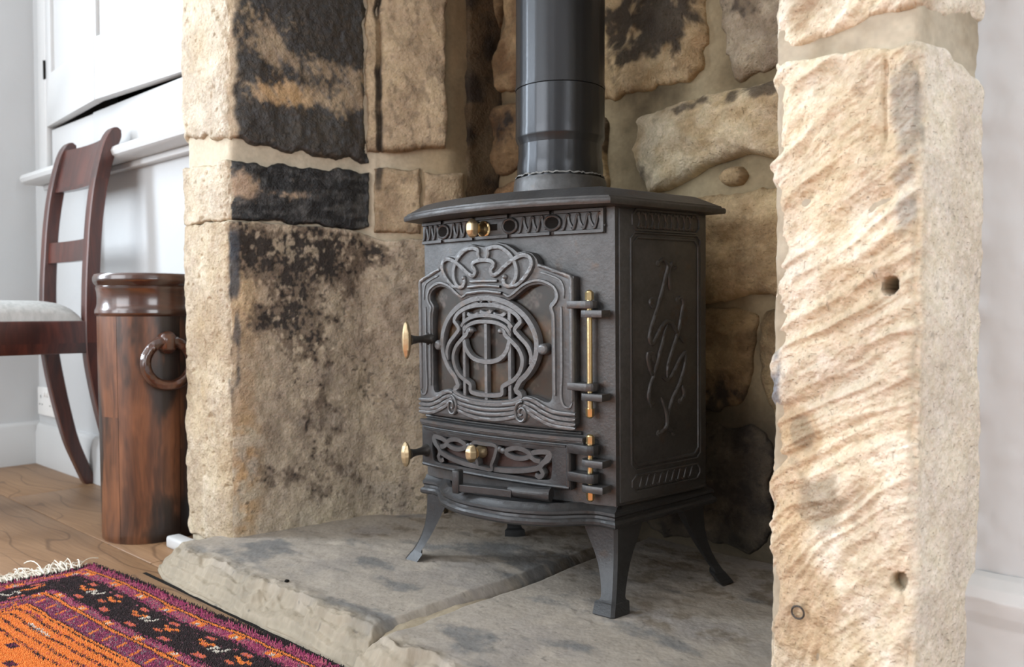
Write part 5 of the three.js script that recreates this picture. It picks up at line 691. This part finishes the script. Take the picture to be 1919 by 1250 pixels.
// ---------------------------------------------------------------- rug
{
  const rug = thing('rug', 'hand-knotted orange, magenta and black patterned rug with white fringe', 'rug', [-1.60, 0, -0.60], Math.atan2(0.043, 0.716));
  const LX = 1.9, LZ = 1.15;
  const edgeZ = (a) => -0.004 - 0.007 * Math.exp(-(((a - 0.17) / 0.12) ** 2)) + 0.004 * Math.sin(a * 9) * smooth(0.2, 0.5, a), edgeX = (b) => 0.004 - 0.13 * b * smooth(0, 0.3, b) * smooth(1.2, 0.2, b) + 0.004 * Math.sin(b * 40);
  const ORANGE = srgb(228, 138, 68), MAG = srgb(150, 62, 98), PINK = srgb(188, 108, 122), BLK = srgb(48, 38, 40), WHT = srgb(214, 206, 194), GRY = srgb(128, 116, 118), SAL = srgb(214, 116, 84), PUR = srgb(118, 58, 84);
  const knot = (a, b) => { const q = 0.0024; return [Math.floor(a / q), Math.floor(b / q)]; };
  const col = (a, b) => {
    const [ka, kb] = knot(a, b), h = h3(ka, kb, 5), h2 = h3(ka, kb, 9), n = fbm(a * 40, b * 90, 801, 3), wv = 0.0022 * vn(a * 26, b * 26, 803);
    const am = a < 0.015 ? a / 0.015 * 0.022 : a < 0.112 ? lerp(0.022, 0.128, (a - 0.015) / 0.097) : a < 0.135 ? lerp(0.128, 0.166, (a - 0.112) / 0.023) : 0.166 + (a - 0.135) * 1.2;
    const side = am < b, c = (side ? am : b) + wv, s = side ? b : a;
    const pick = (arr) => { let t = h, i = 0; while (i < arr.length - 1 && t > arr[i][1]) { t -= arr[i][1]; i++; } return arr[i][0]; };
    if (c < 0.005) return BLK;
    if (c < 0.0185) return pick([[MAG, 0.62], [BLK, 0.16], [PINK, 0.22]]);
    if (c < 0.0205 || (c > 0.0245 && c < 0.0265)) return BLK;
    if (c < 0.0245) return ORANGE;
    const per = 0.092, ph = ((s % per) + per) % per / per, cell = Math.floor(s / per);
    if (c < 0.042) { const d = Math.abs(ph - 0.52) * 2; if (d < 0.30 && c > 0.027 && c < 0.040) return d < 0.10 && c > 0.031 ? pick([[WHT, 0.6], [GRY, 0.4]]) : ORANGE; return n > 0.15 ? pick([[MAG, 0.7], [PINK, 0.3]]) : pick([[PINK, 0.38], [GRY, 0.2], [MAG, 0.42]]); }
    if (c < 0.114) { const y = (c - 0.042) / 0.072, x = ph;
      const box = (x0, x1, y0, y1) => x > x0 && x < x1 && y > y0 && y < y1;
      if (box(0.12, 0.36, 0.16, 0.27) || box(0.62, 0.90, 0.74, 0.86)) return h < 0.75 ? SAL : PINK;
      if (box(0.16, 0.30, 0.36, 0.44) || box(0.30, 0.50, 0.42, 0.52) || box(0.46, 0.58, 0.34, 0.42)) return h < 0.8 ? ORANGE : SAL;
      if (box(0.20, 0.40, 0.58, 0.66) && cell % 2 === 0) return SAL;
      if ((box(0.60, 0.66, 0.34, 0.56) || box(0.66, 0.72, 0.36, 0.42) || box(0.72, 0.84, 0.46, 0.54) || box(0.82, 0.88, 0.30, 0.46)) && cell % 2 === 1) return WHT;
      if (box(0.88, 0.97, 0.18, 0.26)) return pick([[PINK, 0.6], [BLK, 0.4]]);
      if (y < 0.08 || y > 0.93) return pick([[MAG, 0.4], [BLK, 0.45], [PINK, 0.15]]);
      return h < 0.88 ? BLK : h2 < 0.5 ? srgb(74, 58, 60) : srgb(92, 62, 70); }
    if (c < 0.124) { const d = Math.abs(ph - 0.45) * 2; if (d < 0.26) return d < 0.08 ? pick([[WHT, 0.6], [ORANGE, 0.4]]) : ORANGE; return pick([[MAG, 0.5], [PINK, 0.34], [GRY, 0.16]]); }
    if (c < 0.126 || (c > 0.131 && c < 0.1325)) return BLK;
    if (c < 0.131) return ORANGE;
    if (c < 0.163) { const q = (s % 0.040) / 0.040, y = (c - 0.133) / 0.030; if (Math.abs(q - 0.3 - 0.3 * y) < 0.07 && y > 0.2 && y < 0.8) return ORANGE; return pick([[PUR, 0.48], [MAG, 0.28], [PINK, 0.12], [GRY, 0.12]]); }
    if (c < 0.1645 || (c > 0.169 && c < 0.1705)) return BLK;
    if (c < 0.169) return ORANGE;
    if (c < 0.235) { const y = ((c - 0.1705) % 0.0165) / 0.0165; if (y > 0.55 && y < 0.85 && h < 0.62) return h2 < 0.5 ? BLK : srgb(110, 60, 60); const dw = blob(s, c, 0.27, 0.196, 0.05, 0.006) + blob(s, c, 0.6, 0.2, 0.05, 0.006); if (dw > 0.5) return pick([[WHT, 0.6], [ORANGE, 0.25], [GRY, 0.15]]); const dm = blob(s, c, 0.2, 0.178, 0.04, 0.005) + blob(s, c, 0.45, 0.215, 0.04, 0.005); if (dm > 0.5) return h < 0.6 ? MAG : ORANGE; return h < 0.93 ? ORANGE : SAL; }
    { const x = ((a % 0.07) / 0.07), y = ((b + (Math.floor(a / 0.07) % 2) * 0.03) % 0.055) / 0.055; if (x > 0.3 && x < 0.62 && y > 0.3 && y < 0.52) return h < 0.5 ? PUR : BLK; return h < 0.94 ? ORANGE : srgb(232, 140, 62); }
  };
  const jit = (c, k) => [c[0] * k, c[1] * k, c[2] * k];
  // woven ground with the knotted colours
  const gx = 380, gz = 230, base = gridGeo(gx, gz, (i, j) => { const a = LX * i / (gx - 1), b = LZ * (gz - 1 - j) / (gz - 1), ring = i === 0 || j === 0 || i === gx - 1 || j === gz - 1; return [a + edgeX(b) * (1 - i / (gx - 1)), ring ? 0.001 : 0.0055 + 0.0012 * fbm(a * 12, b * 12, 811, 3), b + edgeZ(a) * (j / (gz - 1))]; }, (i, j) => col(LX * i / (gx - 1), LZ * (gz - 1 - j) / (gz - 1)), (i, j) => [LX * i / gx, LZ * j / gz]);
  mesh('woven_ground', base, stdm({ vertexColors: true, roughness: 1 }), rug);
  // pile where the picture shows it
  const g = new THREE.CylinderGeometry(0.0005, 0.0014, 0.0052, 5, 1, false); g.translate(0, 0.0024, 0);
  const step = 0.0020, na = Math.round(0.80 / step), nb = Math.round(0.37 / step), r = rng(91);
  const pile = new THREE.InstancedMesh(g, stdm({ color: 0xffffff, roughness: 1 }), na * nb), m4 = new THREE.Matrix4(), q = new THREE.Quaternion(), eu = new THREE.Euler(), sv = new THREE.Vector3(), pv = new THREE.Vector3(), cc2 = new THREE.Color();
  let k = 0; for (let j = 0; j < nb; j++) for (let i = 0; i < na; i++) { const a = (i + 0.5 + (r() - 0.5) * 0.4) * step, b = (j + 0.5 + (r() - 0.5) * 0.4) * step; const c = jit(col(a, b), 0.88 + 0.3 * r()); eu.set((r() - 0.5) * 0.5 - 0.1, r() * 6.3, (r() - 0.5) * 0.5); q.setFromEuler(eu); const edge = b < 0.007 || a < 0.005, sy = (edge ? 1.1 + 0.9 * r() : 0.85 + 0.25 * r()); pv.set(a + edgeX(b) * (1 - a / LX), 0.0035 + 0.0012 * fbm(a * 12, b * 12, 811, 3), b + edgeZ(a) * (1 - b / LZ)); sv.set(1, sy, 1); m4.compose(pv, q, sv); pile.setMatrixAt(k, m4); pile.setColorAt(k, cc2.setRGB(...c)); k++; }
  pile.name = 'pile'; pile.userData.kind = 'stuff'; pile.castShadow = pile.receiveShadow = true; rug.add(pile);
  // fringe of loose knotted cotton strands
  const strands = [], fr = rng(55); for (let i = 0; i < 760; i++) { const b = 0.012 + Math.pow(fr(), 0.9) * 0.75, x0 = edgeX(b), L = 0.032 + 0.04 * fr(), dir = Math.PI + (fr() - 0.5) * 1.5, curl = (fr() - 0.5) * 2.4, lift = 0.003 + 0.022 * fr() * fr(); const pts = [new THREE.Vector3(x0 + 0.004, 0.004, b)]; let x = x0, z = b, d = dir; for (let s = 1; s <= 5; s++) { x += Math.cos(d) * L / 5; z += Math.sin(d) * L / 5; d += curl / 5; pts.push(new THREE.Vector3(x, 0.002 + lift * Math.sin(s / 5 * Math.PI * (0.7 + 0.3 * fr())), z)); } strands.push(fin(new THREE.TubeGeometry(new THREE.CatmullRomCurve3(pts), 8, 0.0010, 4, false), 1.2)); }
  const fringe = mesh('fringe', merge(strands), M.cord, rug); fringe.userData.kind = 'stuff'; fringe.userData.label = 'white knotted cotton fringe';
}

scene.updateMatrixWorld(true);
renderer.render(scene, camera);
